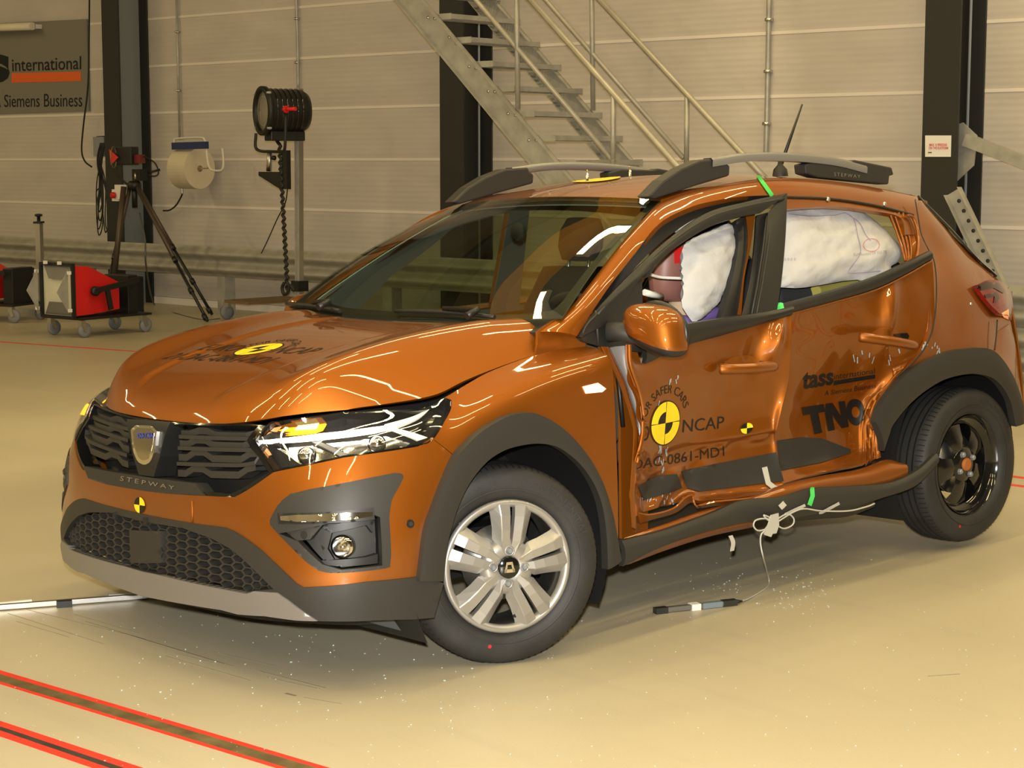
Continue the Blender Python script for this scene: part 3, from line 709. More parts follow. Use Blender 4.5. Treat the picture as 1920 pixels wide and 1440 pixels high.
# ---- upper grille
panel('grille_back', shell, grille_out, M['black'], car, th=.004, off=-.10, h=.25)
rim_in = grille_out.copy(); cen = grille_out.mean(0)
def inset(poly, du, dv):
    P = np.asarray(poly); n = len(P); out = []
    for i in range(n):
        t = P[(i+1) % n]-P[i-1]; t = t/np.array([2.0, .5]); nn = np.array([-t[1], t[0]]); nn /= np.linalg.norm(nn)+1e-9; out.append(nn)
    out = np.array(out)*[du, dv]; A = P+out; B = P-out
    return A if abs(inside(A, P).sum()) > abs(inside(B, P).sum()) else B
gi = inset(densify(grille_out, .3), .14, .10)
panel('grille_surround', shell, densify(grille_out, .3), M['gloss_black'], car, holes=[gi], th=.06, off=-.004, h=.2)
def shell_tube(px, off, r, mb=None, n=6):
    uv = shell.trace(px); P = shell.ev(uv)+shell.nrm(uv)*off; return (mb or MB()).tube(P, r, n)
# trapezoid ribs: rows follow the top edge of the grille
for side in (1, -1):
    for row, (v0, amp) in enumerate(((.14, 1), (.34, 1), (.55, 1), (.74, .7))):
        pts = []
        for k in range(13):
            u = UC+.62+(.17*k)
            fr = k % 6
            up = 1 if fr in (2, 3) else 0
            pts.append((u, v0, up))
        P = []
        for (u, vf, up) in pts:
            # local top and bottom of the opening at this column
            vt = np.interp(u, *zip(*sorted([(p[0], p[1]) for p in grille_left[:5]])))
            vb = np.interp(u, *zip(*sorted([(p[0], p[1]) for p in grille_left[6:]])))
            vv = vt+(vb-vt)*(vf-.085*up*amp); P.append((u, vv))
        P = np.array(P)
        if row >= 2: P = P[P[:, 0] < UC+2.35]
        if row == 3: P = P[P[:, 0] < UC+2.15]
        Q = P.copy()
        if side < 0: Q = mir(Q)
        A = shell.ev(Q)-shell.nrm(Q)*.018
        B = A+np.array([0, 0, -.022]); Cc = A+np.array([-.03, 0, -.010])
        mb = MB(); n_ = len(A); mb.add(np.vstack([A, B, B+[-.05, 0, -.004], A+[-.05, 0, .004]]), [(i+a*n_, i+1+a*n_, i+1+((a+1) % 4)*n_, i+((a+1) % 4)*n_) for a in range(4) for i in range(n_-1)], False)
        mb.build('grille_rib', M['cladding'], car)
        # flat lower blade under each rib
        if row < 3:
            R = P.copy(); R[:, 1] = np.interp(P[:, 0], *zip(*sorted([(p[0], p[1]) for p in grille_left[:5]])))*(1-(v0+.10))+np.interp(P[:, 0], *zip(*sorted([(p[0], p[1]) for p in grille_left[6:]])))*(v0+.10)
            if side < 0: R = mir(R)
            A = shell.ev(R)-shell.nrm(R)*.012; mb = MB()
            mb.add(np.vstack([A, A+[.0, 0, -.012], A+[-.045, 0, -.018], A+[-.045, 0, .0]]), [(i+a*n_ if False else i+a*len(A), i+1+a*len(A), i+1+((a+1) % 4)*len(A), i+((a+1) % 4)*len(A)) for a in range(4) for i in range(len(A)-1)], False)
            mb.build('grille_blade', M['cladding'], car)
# keystone block, badge, model script
key = shell.trace([(240, 786), (322, 792), (302, 856), (290, 894), (262, 890), (250, 850)])
panel('badge_block', shell, key, M['black'], car, th=.08, off=.004, h=.1)
bw = half([(166, 893), (200, 900), (260, 905), (320, 912), (370, 917), (378, 928), (320, 926), (276, 921), (200, 905), (170, 899)])
bsh = shell.trace(chaikin([(252, 798), (303, 801), (298, 845), (290, 866), (279, 872), (266, 866), (257, 845)], 1))
badge = panel('badge', shell, bsh, M['chrome'], car, th=.012, off=.016, h=.08)
bsi = shell.trace(chaikin([(257, 803), (298, 806), (293.5, 842), (286, 860), (278, 864), (269, 859), (261.5, 842)], 1))
panel('badge_face', shell, bsi, mat('badge_mirror', (.55, .52, .44), .15, 1.0), badge, th=.002, off=.0175, h=.08)
bv = bvh_of(badge)
V, F, _ = text_mesh('DACIA', .02)
M['blue'] = mat('blue_print', (.03, .05, .35), .4)
decal('lettering', V, F, quad(V, ((260, 822), (290, 822), (289, 811), (258, 812))), bv, M['blue'], badge, .004)
low_lip = panel('grille_lower_lip', shell, shell.trace([(158, 874), (200, 883), (260, 892), (330, 902), (366, 906), (384, 929), (320, 926), (276, 921), (200, 908), (166, 897)]), M['cladding'], car, th=.05, off=.002, h=.15)
V, F, _ = text_mesh('STEPWAY', .0, 1.5)
M['script'] = mat('satin_script', (.30, .26, .19), .35, .6)
decal('script', V, F, quad(V, ((226, 901), (328, 918), (328, 911), (228, 892))), bvh_of(low_lip), M['script'], car, .003)
# number-plate recess edge, front target sticker
bb = bvh_of([o for o in car.children if o.name.startswith('front_bumper')])
def target(par, px0, ax, ay, bvh, prefix='target_sticker', rim=False, off=.003, rings=4):
    """yellow and black quadrant disc; px0 centre, ax / ay pixel half axes (vectors)"""
    px0, ax, ay = (np.array(k, float) for k in (px0, ax, ay)); e = empty(prefix); e.parent = par
    for k in range(4):
        V, F = disc_mesh(.0, .97, k*math.pi/2, (k+1)*math.pi/2, 10, rings)
        decal('quadrant', V, F, px0+V[:, :1]*ax+V[:, 1:]*ay, bvh, M['yellow' if k % 2 == 0 else 'decal_black'], e, off)
    return e
def target_mesh(name, par, px0, ax, ay, bvh, off=.003, dark=(1, 3), inner=None):
    px0, ax, ay = (np.array(k, float) for k in (px0, ax, ay)); mb_y = MB(); res = []
    VV, FF, mi = [], [], []
    def put(V, F, m):
        b = len(VV); VV.extend(V.tolist()); FF.extend([tuple(i+b for i in f) for f in F]); mi.extend([m]*len(F))
    if inner is None:
        for k in range(4): V, F = disc_mesh(0, 1, k*math.pi/2, (k+1)*math.pi/2, 10, 4); put(V, F, 1 if k in dark else 0)
    else:
        for k in range(4):
            V, F = disc_mesh(0, inner, k*math.pi/2+.03, (k+1)*math.pi/2-.03, 10, 3); put(V, F, 1 if k in dark else 0)
            V, F = disc_mesh(inner, .95, k*math.pi/2+.02, (k+1)*math.pi/2-.02, 14, 3); put(V, F, 0)
            for a in (k*math.pi/2,): V, F = disc_mesh(0.05, .95, a-.025, a+.025, 1, 6); put(V, F, 1)
        V, F = disc_mesh(.95, 1.0, 0, 2*math.pi, 48, 1); put(V, F, 1)
    VV = np.array(VV); px = px0+VV[:, :1]*ax+VV[:, 1:]*ay
    o = decal(name, VV, FF, px, bvh, M['yellow'], par, off); o.data.materials.append(M['decal_black'])
    if len(o.data.polygons) == len(mi): o.data.polygons.foreach_set('material_index', mi)
    return o
target_mesh('target_sticker', car, (263, 947), (10, 1.6), (0, -15), bb)
e_uv = shell.trace([(361, 939), (361, 960), (361, 981)]); MB().tube(shell.ev(e_uv)+shell.nrm(e_uv)*.001, .0035, 6).build('plate_edge', M['paint'], car)
# ---- fog-lamp pods
for sd, lp in ((1, fog), (-1, mir(fog))):
    fp = empty('fog_lamp_pod'); fp.parent = car
    tr_ = (lambda q: shell.trace(q)) if sd > 0 else (lambda q: mir(shell.trace(q)))
    inner = tr_([(524, 1000), (694, 962), (712, 970), (716, 1060), (640, 1068), (605, 1058), (560, 1015)])
    panel('pod_frame', shell, lp, M['cladding'], fp, holes=[inner], th=.03, off=.004, h=.1)
    panel('pod_recess', shell, inner, M['cladding'], fp, th=.004, off=-.05, h=.1)
    panel('pod_shelf', shell, tr_([(532, 996), (606, 982), (580, 1012), (556, 1014)]), M['cladding'], fp, th=.03, off=-.004, h=.08)
    panel('sensor', shell, tr_([(569+6*math.cos(a), 1003+7*math.sin(a)) for a in np.linspace(0, 6.28, 13)[:-1]]), M['black'], fp, th=.004, off=-.001, h=.05)
    # hood around the lamp
    for q in (((600, 990), (690, 968), (702, 975), (702, 1000), (690, 985), (620, 1000)), ((594, 1010), (612, 992), (620, 1000), (612, 1030), (625, 1050), (610, 1052)), ((600, 1052), (690, 1046), (712, 1040), (712, 1058), (640, 1064), (608, 1060))):
        panel('hood', shell, tr_(q), M['black'], fp, th=.03, off=-.018, h=.08)
    cu = tr_([(643, 1026)]); c = shell.ev(cu)[0]-shell.nrm(cu)[0]*.03; ax = np.array([.86, .5*sd, 0])
    lamp = MB().lathe([(.036, -.012), (.036, .012), (.030, .016)], c, ax, 28, True, False).build('bezel', M['chrome'], fp)
    MB().lathe([(.030, .010), (.024, -.004), (.010, -.016), (0.001, -.018)], c, ax, 28).build('reflector', M['reflector'], fp)
    MB().lathe([(.031, .013), (.022, .018), (.010, .021), (.0005, .022)], c, ax, 28).build('lens', M['clear'], fp)
    MB().lathe([(.009, -.015), (.009, .006), (.004, .010), (.0005, .011)], c, ax, 16).build('bulb_cap', M['chrome'], fp)
    panel('bright_strip', shell, chaikin(tr_([(528, 965), (697, 957), (698, 970), (530, 978)]), 1), M['chrome'], fp, th=.008, off=.010, h=.08)
    panel('strip_recess', shell, tr_([(522, 962), (700, 952), (702, 974), (524, 982)]), M['black'], fp, th=.004, off=.0055, h=.1)
# park sensors on the bumper
for q in ((769, 982), ):
    uv = shell.trace([(q[0]+7*math.cos(a), q[1]+8*math.sin(a)) for a in np.linspace(0, 6.28, 17)[:-1]]); panel('park_sensor', shell, uv, M['black'], car, th=.003, off=.003, h=.05)
    uv = shell.trace([(q[0]+4*math.cos(a), q[1]+4.5*math.sin(a)) for a in np.linspace(0, 6.28, 13)[:-1]]); panel('park_sensor', shell, uv, M['cladding'], car, th=.003, off=.005, h=.05)
# ---- headlamps
hl = half([(474, 826), (488, 808), (509, 791), (560, 786), (640, 774), (705, 764), (813, 746), (834, 744), (846, 751), (845, 765), (833, 790), (815, 820), (803, 831), (784, 836), (644, 857), (514, 884), (484, 842)])
for sd in (1, -1):
    f_ = (lambda u: u) if sd > 0 else mir
    H = empty('headlamp'); H.parent = car
    def hp(nm, q, m, off, th=.004, h=.07, sm=0):
        q = shell.trace(chaikin(q, sm) if sm else q); return panel(nm, shell, f_(q), m, H, th=th, off=off, h=h)
    panel('housing', shell, f_(hl), M['black'], H, th=.004, off=-.05, h=.12)
    ii = inset(densify(hl, .15), .05, .06)
    panel('rim', shell, f_(densify(hl, .15)), M['gloss_black'], H, holes=[f_(ii)], th=.05, off=.0, h=.12)
    hp('indicator', [(503, 808), (520, 793), (552, 786), (612, 778), (600, 797), (540, 806)], M['amber'], -.03, sm=1)
    hp('indicator_bulb', [(548, 796), (556, 788), (596, 782), (590, 793)], bpy.data.materials.get('amber_core') or mat('amber_core', (1, .62, .18), .3, emit=5), -.024)
    hp('indicator_lens', [(486, 818), (509, 795), (523, 792), (506, 812)], M['amber_dim'], -.02)
    hp('running_light', [(480, 824), (600, 808), (700, 796), (735, 792), (738, 798), (700, 806), (600, 819), (482, 830)], M['drl'], -.012, .01)
    hp('running_light', [(722, 790), (800, 755), (822, 750), (812, 760), (742, 797)], mat('drl_dim', (.85, .8, .66), .25, emit=.35), -.014, .01)
    hp('running_light', [(742, 797), (760, 802), (806, 818), (788, 824), (738, 800)], bpy.data.materials['drl_dim'], -.014, .01)
    hp('trim_bar', [(580, 822), (594, 820), (660, 852), (642, 855)], M['silver'], -.025, .01)
    hp('reflector_bowl', [(506, 834), (578, 824), (636, 852), (556, 868)], M['reflector'], -.045, .004)
    hp('reflector_bowl', [(606, 818), (728, 802), (780, 824), (770, 832), (664, 850)], M['reflector'], -.045, .004)
    hp('amber_reflector', [(482, 836), (490, 834), (502, 850), (494, 853)], M['amber_dim'], -.02, .004)
    hp('side_trim', [(752, 796), (806, 778), (825, 770), (800, 812)], M['gloss_black'], -.03, .01)
    for q in ((566, 848), (712, 822)):
        uv = f_(shell.trace([q])); p = shell.ev(uv)[0]-shell.nrm(uv)[0]*.038; MB().lathe([(.028, 0), (.024, .012), (.012, .020), (.0005, .023)], p, shell.nrm(uv)[0], 20).build('projector', M['reflector'], H)
    panel('lens', shell, f_(hl), M['clear'], H, th=0, off=.004, h=.12)
panel('far_indicator', shell, shell.trace([(153, 778), (161, 757), (168, 759), (160, 779)]), M['amber'], car, th=.003, off=.007, h=.1)
# ---- front wings
wing = half([(816, 748), (826, 728), (850, 714), (900, 700), (960, 680), (1012, 661), (1046, 628), (1085, 628), (1127, 650), (1160, 735), (1166, 800), (1168, 1008), (1157, 1000), (1150, 965), (1135, 915), (1112, 868), (1080, 826), (1045, 795), (1010, 778), (985, 774), (950, 782), (905, 808), (875, 836), (857, 858), (811, 822), (815, 821), (833, 791), (846, 766), (847, 750), (834, 743)])
for f_ in ((lambda u: u), mir): panel('front_wing', shell, f_(wing), M['paint'], car, th=.014, off=0, h=.13)
# wing indicator repeater
rp = shell.trace([(1092, 725), (1120, 718), (1135, 729), (1128, 735), (1098, 738)]); rpt = panel('side_repeater', shell, rp, mat('repeater_glow', (1, .62, .32), .3, emit=2.2), car, th=.006, off=.004, h=.06)
# wheel-arch cladding, front: between the outer edge and the opening
ao = [(787, 1090), (799, 998), (816, 948), (837, 898), (857, 858), (875, 836), (905, 808), (950, 782), (985, 774), (1010, 777), (1045, 795), (1080, 826), (1112, 868), (1135, 915), (1150, 965), (1157, 1000), (1166, 1052)]
ai = [(831, 1090), (838, 1030), (851, 975), (868, 930), (890, 893), (918, 862), (950, 843), (985, 834), (1015, 832), (1045, 838), (1075, 858), (1100, 885), (1120, 920), (1132, 960), (1138, 1010), (1140, 1068)]
for sd in (1, -1):
    A = np.array([at(*p, y=.925) for p in ao]); B = np.array([at(*p, y=.925) for p in ai])
    if sd < 0: A, B = mirror_y(A), mirror_y(B)
    strip('arch_cladding', A, B, M['cladding'], car, th=.03, out=(0, sd, 0), across=4, bulge=.006)
# inner wheel wells
def well(xc, zc, r, y0, y1):
    mb = MB(); A = np.linspace(-.5, math.pi+.5, 25); P = np.array([[(xc+r*math.cos(a), y, zc+r*math.sin(a)) for a in A] for y in (y0, y1)]); mb.grid(P)
    n = len(A); mb.add([(xc, y1, zc)]+[(xc+r*math.cos(a), y1, zc+r*math.sin(a)) for a in A], [(0, i+1, i+2) for i in range(n-1)], False)
    return mb.build('wheel_well', M['black'], car, recalc=False)
for sd in (1, -1): well(0, .33, .42, .90*sd, .45*sd); well(-2.56, .36, .42, .80*sd, .42*sd)
# ---- bonnet
hc0 = [(.755, 0, .792), (.738, 0, .82), (.695, 0, .865), (.62, 0, .907), (.48, 0, .952), (.30, 0, .992), (.12, 0, 1.025), (-.06, 0, 1.046), (-.235, 0, 1.056)]
hc1 = [(.738, .30, .796), (.722, .30, .825), (.68, .30, .868), (.605, .30, .908), (.46, .30, .953), (.28, .30, .993), (.10, .30, 1.026), (-.08, .30, 1.047), (-.25, .30, 1.058)]
hc2 = [(.69, .44, .806), (.675, .44, .835), (.635, .44, .878), (.57, .44, .918), (.44, .45, .962), (.26, .46, 1.0), (.08, .47, 1.03), (-.10, .48, 1.05), (-.275, .49, 1.062)]
hc3 = [(.625, .535, .818), (.612, .54, .852), (.58, .55, .912), (.535, .56, .966), (.41, .58, 1.014), (.22, .59, 1.050), (.05, .60, 1.070), (-.13, .61, 1.084), (-.29, .62, 1.088)]
hc4 = [(.545, .60, .829), (.53, .605, .856), (.495, .617, .894), (.445, .632, .926), (.33, .652, .964), (.17, .665, .995), (.01, .675, 1.024), (-.15, .68, 1.046), (-.305, .69, 1.06)]
hc5 = [(.465, .655, .838), (.445, .668, .843), (.405, .69, .849), (.33, .73, .857), (.20, .782, .870), (.12, .772, .900), (-.02, .766, .930), (-.15, .763, .955), (-.32, .76, .980)]
hcols = [hc0, hc1, hc2, hc3, hc4, hc5]
HG = np.array(hcols); HFULL = np.concatenate([mirror_y(HG[::-1])[:-1], HG])
hood = Surf(HFULL, out=(.4, 0, 1), soft=True)
_cl = hood.ev(hood.trace([(405, 745), (450, 722), (528, 688), (614, 657), (700, 634), (780, 616)])); _o = np.argsort(_cl[:, 0]); _cx, _cy = _cl[_o, 0], np.abs(_cl[_o, 1])
def hood_crease(P, V, N):
    Q = P.copy(); yl = np.interp(P[:, 0], _cx, _cy); t = np.clip((np.abs(P[:, 1])-yl)/.03, 0, 1); t = t*t*(3-2*t)
    fade = np.clip((.72-P[:, 0])/.10, 0, 1)*np.clip((P[:, 0]+.30)/.15, 0, 1); edge = np.clip((.70-np.abs(P[:, 1]))/.12, 0, 1)
    Q[:, 2] += .009*t*fade*edge
    return Q
ho = whole('bonnet', hood, M['paint'], car, th=.012, n=16, disp=hood_crease)
hbv = bvh_of(ho)
# ---- windscreen, roof
C5 = np.array([-1, -.75, -.4, 0, .4, .75, 1.])
ws = []
for c in C5:
    b = np.array([-.335+.115*(1-c*c), .785*c, 1.085-.022*(1-c*c)]); t = np.array([-1.047+.075*(1-c*c), .573*c, 1.468+.022*(1-c*c)])
    ws.append([b*(1-k)+t*k+np.array([.25, 0, .55])*(.085*4*k*(1-k)*.6) for k in (0, .33, .67, 1)])
WS = Surf(ws, out=(1, 0, 1)); wso = whole('windscreen', WS, M['glass'], car, th=0, n=6)
e = .16; RW = WS.rect(); a_, b_, c_, d_ = .20, WS.nu-1.20, .09, WS.nv-1.08; inn = chaikin(np.array([(a_+.25, c_), (b_-.25, c_), (b_, c_+.22), (b_+.02, d_-.2), (b_-.15, d_), (a_+.15, d_), (a_-.02, d_-.2), (a_, c_+.22)]), 2)
panel('windscreen_frit', WS, RW, M['black'], car, holes=[inn], th=0, off=-.006, h=.15)
roof_x = [-1.0, -1.3, -1.65, -2.0, -2.35, -2.62]
rc_z = [1.492, 1.527, 1.545, 1.545, 1.525, 1.492]
gut = [at(1245, 375, y=.58), at(1310, 355, y=.592), at(1420, 336, y=.60), at(1510, 335, y=.60), at(1610, 346, y=.59), at(1716, 367, y=.575)]
rg = []
for c in (-1, -.66, -.33, 0, .33, .66, 1):
    row = []
    for k in range(6):
        g = gut[k]; x = g[0]+(.07*(1-c*c) if k == 0 else 0); z_ = g[2]+.030*(1-c*c) if k else 1.468+.022*(1-c*c)
        row.append((x if k else -1.047+.075*(1-c*c), g[1]*c if k else .573*c, z_))
    rg.append(row)
RF = Surf(rg, out=(0, 0, 1)); ro = whole('roof', RF, M['paint'], car, th=.02, n=6)
# ---- left screen pillar and cant rail, one pressing
inner = pxy((1014, 622, .76), (1060, 587, .755), (1100, 540, .73), (1160, 462, .665), (1220, 395, .60), (1245, 376, .58), (1310, 356, .592), (1420, 337, .60), (1510, 336, .60), (1610, 347, .59), (1720, 369, .58))
outer = pxy((1082, 630, .80), (1118, 573, .785), (1147, 531, .76), (1191, 475, .72), (1235, 420, .69), (1293, 389, .672), (1347, 375, .67), (1398, 368, .67), (1475, 367, .67), (1600, 377, .67), (1714, 404, .665))
strip('cant_rail', inner, outer, M['paint'], car, n=8, th=.02, out=(.2, .8, .4), across=5, bulge=.014)
strip('cant_rail', [mirror_y(p) for p in inner], [mirror_y(p) for p in outer], M['paint'], car, n=8, th=.02, out=(.2, -.8, .4), across=5, bulge=.014)
# black aperture seal under the cant rail
strip('aperture_seal', outer[1:9], pxy((1126, 590, .74), (1157, 545, .72), (1200, 492, .69), (1247, 448, .66), (1303, 410, .645), (1357, 393, .64), (1404, 385, .64), (1475, 384, .64)), M['seal'], car, out=(0, 1, 0), th=.01)
strip('pillar_base', pxy((1002, 674, .766), (1030, 669, .768), (1060, 662, .774), (1096, 656, .79)), pxy((1008, 622, .755), (1028, 606, .75), (1060, 588, .752), (1112, 580, .782)), M['paint'], car, n=6, th=.01, out=(.2, 1, .5), across=4, bulge=.006)
# ---- roof rails
for sd in (1, -1):
    rr = empty('roof_rail'); rr.parent = car
    def mm(P): P = np.array(P); return P if sd > 0 else mirror_y(P)
    y0 = .565
    foot = [at(1210, 369, y=y0), at(1240, 338, y=y0), at(1275, 315, y=y0), at(1310, 300, y=y0), at(1355, 296, y=y0), at(1356, 304, y=y0), at(1365, 311, y=y0), at(1364, 330, y=y0), at(1300, 349, y=y0), at(1225, 373, y=y0)]
    mb = MB(); w = .05; A = mm([p+np.array([0, .012, 0]) for p in foot]); B = mm([p-np.array([0, w, 0]) for p in foot]); n = len(A)
    mb.add(np.vstack([A, B]), [list(range(n)), list(reversed(range(n, 2*n)))]+[(i, (i+1) % n, n+(i+1) % n, n+i) for i in range(n)], False); mb.build('rail_foot', M['cladding'], rr, bevel=.008)
    rear = [at(1506, 308, y=y0), at(1530, 301, y=y0), at(1588, 303, y=y0), at(1600, 300, y=y0), at(1668, 314, y=y0), at(1672, 328, y=y0), at(1664, 330, y=y0), at(1662, 346, y=y0), at(1600, 340, y=y0), at(1530, 333, y=y0), at(1508, 326, y=y0)]
    mb = MB(); A = mm([p+np.array([0, .012, 0]) for p in rear]); B = mm([p-np.array([0, w, 0]) for p in rear]); n = len(A)
    mb.add(np.vstack([A, B]), [list(range(n)), list(reversed(range(n, 2*n)))]+[(i, (i+1) % n, n+(i+1) % n, n+i) for i in range(n)], False); rfo = mb.build('rail_foot', M['cladding'], rr, bevel=.006)
    bt = cr([at(1330, 304, y=y0), at(1400, 294, y=y0), at(1480, 294, y=y0), at(1560, 302, y=y0), at(1620, 317, y=y0)], 6); P = []
    G_ = np.array([[p+np.array([0, .016, -.018]), p+np.array([0, .018, .006]), p+np.array([0, .010, .015]), p+np.array([0, -.028, .015]), p+np.array([0, -.036, .006]), p+np.array([0, -.034, -.018]), p+np.array([0, .016, -.018])] for p in bt])
    MB().grid(mm(G_), True).build('rail_bar', M['silver'], rr)
    if sd > 0:
        V, F, _ = text_mesh('STEPWAY', .0, 1.4); decal('lettering', V, F, quad(V, ((1563, 330), (1612, 334), (1612, 328), (1563, 323))), bvh_of(rfo), M['script'], rr, .003)
# ---- aerial, roof target
ab = at(1463, 322, y=0.)
an = empty('aerial'); an.parent = car
tip = at(1504, 196, y=0.)
MB().tube([ab+np.array([0, 0, .02]), tip], [.009, .004], 8).build('mast', M['black'], an)
MB().lathe([(.035, -.02), (.030, .01), (.012, .03), (.008, .05)], ab, (0, 0, 1), 16).build('base', M['black'], an)
target_mesh('roof_target', car, (1118, 337), (40, -1), (22, -6.0), bvh_of(ro), .004, inner=.55)
for q in ((1101, 326), (1181, 320)):
    b_ = at(*q, y=-.12); tb = MB().lathe([(.006, -.03), (.006, .0), (.002, .002), (.002, .012), (.004, .013), (.004, .017)], b_, (0, 0, 1), 10, False, True).build('roof_stud', M['chrome'], car)
# ---- cowl and wipers
cow = [(-.24, 0, 1.045), (-.262, .30, 1.047), (-.29, .49, 1.05), (-.31, .62, 1.062), (-.335, .75, 1.07)]
cowl = [mirror_y(p) for p in cow[:0:-1]]+[np.array(p) for p in cow]
cb = [np.array(p)+np.array([-.10, 0, .035]) for p in cowl]
strip('cowl', [p+np.array([.06, 0, -.03]) for p in cowl], cb, M['seal'], car, out=(.3, 0, 1), across=3, th=.01)
def wiper(a, b, piv, y):
    wv = empty('wiper'); wv.parent = car
    def onws(q, up=.012):
        uv = WS.trace([q]); return WS.ev(uv)[0]+WS.nrm(uv)[0]*up
    A, B, Pv = onws(a), onws(b), onws(piv, .02)
    mb = MB(); Ls = [A+(B-A)*t+np.array([.0, 0, .006])*math.sin(math.pi*t) for t in np.linspace(0, 1, 9)]
    mb.tube(Ls, .008, 6); mb.build('blade', M['black'], wv)
    MB().tube([Pv+np.array([.05, 0, .0]), Pv+np.array([0, 0, .02]), (A+B)/2+np.array([0, 0, .02])], [.014, .011, .008], 8).build('arm', M['black'], wv)
wiper((540, 571), (640, 588), (622, 583), 0); wiper((744, 588), (935, 609), (900, 606), 0)
# ---- wheels
def wheel(name, cen, nrm_ang, style, label=None):
    """cen: outer-face centre in the car frame, nrm_ang: angle of the outward normal from +y towards +x"""
    e_ = empty(name); e_.parent = car
    n = np.array([math.sin(nrm_ang), math.cos(nrm_ang), 0]) if cen[1] > 0 else np.array([math.sin(nrm_ang), -math.cos(nrm_ang), 0])
    c = np.array(cen, float); Rr = .326; W = .205
    d, ux, uz = n, np.cross(n, (0, 0, 1)), np.array([0, 0, 1.])
    prof = [(.212, -.17), (.235, -.195), (.275, -.207), (.305, -.200), (.3195, -.178), (.324, -.15), (.326, -.10), (.324, -.05), (.3195, -.024), (.308, -.006), (.290, .003), (.262, .006), (.235, .001), (.218, -.010), (.210, -.022)]
    ty = MB(); ty.lathe(prof, c, n, 72); tyo = ty.build('tyre', M['tyre'], e_)
    # tread grooves as thin dark rings, sidewall rings, red dot
    for off in (-.055, -.085, -.12, -.15):
        g = MB(); g.lathe([(.3268, off-.004), (.3268, off+.004)], c, n, 72); g.build('tread_groove', M['black'], e_)
    for k in range(0, 72):
        pass
    def P(r, a, h): return c+n*h+r*(math.cos(a)*ux+math.sin(a)*uz)
    sipes = MB()
    for k in range(90):
        a = 2*math.pi*k/90
        for (h0, h1, r0, r1) in ((-.012, -.045, .3155, .3243), (-.195, -.16, .3095, .3235)):
            A_ = [P(r0+.0015, a, h0), P(r1+.0015, a, h1), P(r1+.0015, a+.012, h1), P(r0+.0015, a+.012, h0)]; sipes.add(A_, [(0, 1, 2, 3)], False)
    so = sipes.build('sipes', M['black'], e_); so['kind'] = 'stuff'
    ring = MB().lathe([(.245, .0045), (.248, .0068), (.251, .0058)], c, n, 72).build('sidewall_ring', M['tyre'], e_)
    txt_, tf_, _ = text_mesh('CONTINENTAL', .0, 1.1); ang_ = math.radians(102)+txt_[:, 0]*math.radians(62); rr_ = .262+.026*txt_[:, 1]
    MB().add([c+n*.0085+r__*(math.cos(a__)*ux+math.sin(a__)*uz) for a__, r__ in zip(ang_, rr_)], tf_, False).build('sidewall_lettering', M['tyre'], e_, recalc=False)
    # barrel
    MB().lathe([(.208, -.015), (.196, -.03), (.188, -.06), (.185, -.15), (.205, -.19)], c, n, 56).build('rim_barrel', M['gloss_black' if style == 'steel' else 'steel'], e_)
    MB().lathe([(.0005, -.085), (.125, -.085), (.125, -.10), (.0005, -.10)], c, n, 40).build('brake_disc', M['steel'], e_)
    if style == 'cover':
        cov = MB(); cov.lathe([(.214, -.012), (.217, -.004), (.214, .006), (.204, .009), (.192, .0), (.190, -.012)], c, n, 72); cov.build('wheel_cover', M['wheel_silver'], e_)
        a0 = math.radians(96)
        for k in range(5):
            ac = a0+k*2*math.pi/5
            for sg in (-1, 1):
                # spoke: from hub (r=.05) to rim (r=.197)
                tvec = lambda a: math.cos(a)*ux+math.sin(a)*uz
                rd = tvec(ac); td = -math.sin(ac)*ux+math.cos(ac)*uz
                pts = []
                A = []
                for (r, t0, t1, hh) in ((.040, .002, .030, .012), (.085, .0045, .056, .018), (.12, .006, .060, .019), (.165, .0075, .069, .016), (.202, .009, .080, .005)):
                    A.append((r, t0, t1, hh))
                G1 = np.array([[c+rd*r+td*sg*t0+n*(hh-.028), c+rd*r+td*sg*t0+n*hh, c+rd*r+td*sg*(t0+.5*(t1-t0))+n*(hh+.003), c+rd*r+td*sg*(t0+.56*(t1-t0))+n*(hh+.001), c+rd*r+td*sg*t1+n*(hh-.024)] for (r, t0, t1, hh) in A])
                sp = MB(); sp.grid(G1, False); sp.build('spoke', M['wheel_silver'], e_)
        hub = MB(); hub.lathe([(.092, -.010), (.086, .004), (.066, .013), (.040, .014), (.036, .011)], c, n, 40, False, True); hub.build('hub_plate', M['wheel_silver'], e_)
        cap = MB().lathe([(.036, .008), (.036, .018), (.033, .021), (.0005, .022)], c, n, 32).build('centre_cap', M['gloss_black'], e_)
        for (pg) in ([(-.017, .013), (.017, .013), (.017, .006), (-.017, .006)],):
            pass
        lg = MB()
        def lp(poly, h0=.0222, h1=.0235): 
            A = [c+ux*x+uz*z+n*h0 for x, z in poly]; B = [c+ux*x+uz*z+n*h1 for x, z in poly]; m = len(poly)
            lg.add(A+B, [list(range(m)), list(range(m, 2*m))]+[(i, (i+1) % m, m+(i+1) % m, m+i) for i in range(m)], False)
        s_ = -1
        lp([(-.018, -.016), (-.011, -.016), (-.006, .010), (-.010, .018)]); lp([(.018, -.016), (.011, -.016), (.006, .010), (.010, .018)]); lp([(-.010, .018), (.010, .018), (.007, .009), (-.007, .009)]); lp([(-.018, -.016), (.018, -.016), (.017, -.005), (-.017, -.005)])
        lg.build('cap_emblem', M['chrome'], e_)
        for k in range(4):
            a = math.radians(94+90*k); p = c+n*.006+.053*(math.cos(a)*ux+math.sin(a)*uz)
            MB().lathe([(.0165, 0), (.0165, .011), (.012, .011), (.0118, .004)], p, n, 18).build('bolt_collar', M['wheel_silver'], e_)
            MB().lathe([(.0105, 0), (.0105, .015), (.007, .019)], p, n, 6, False, True, smooth=False).build('wheel_bolt', M['bolt'], e_)
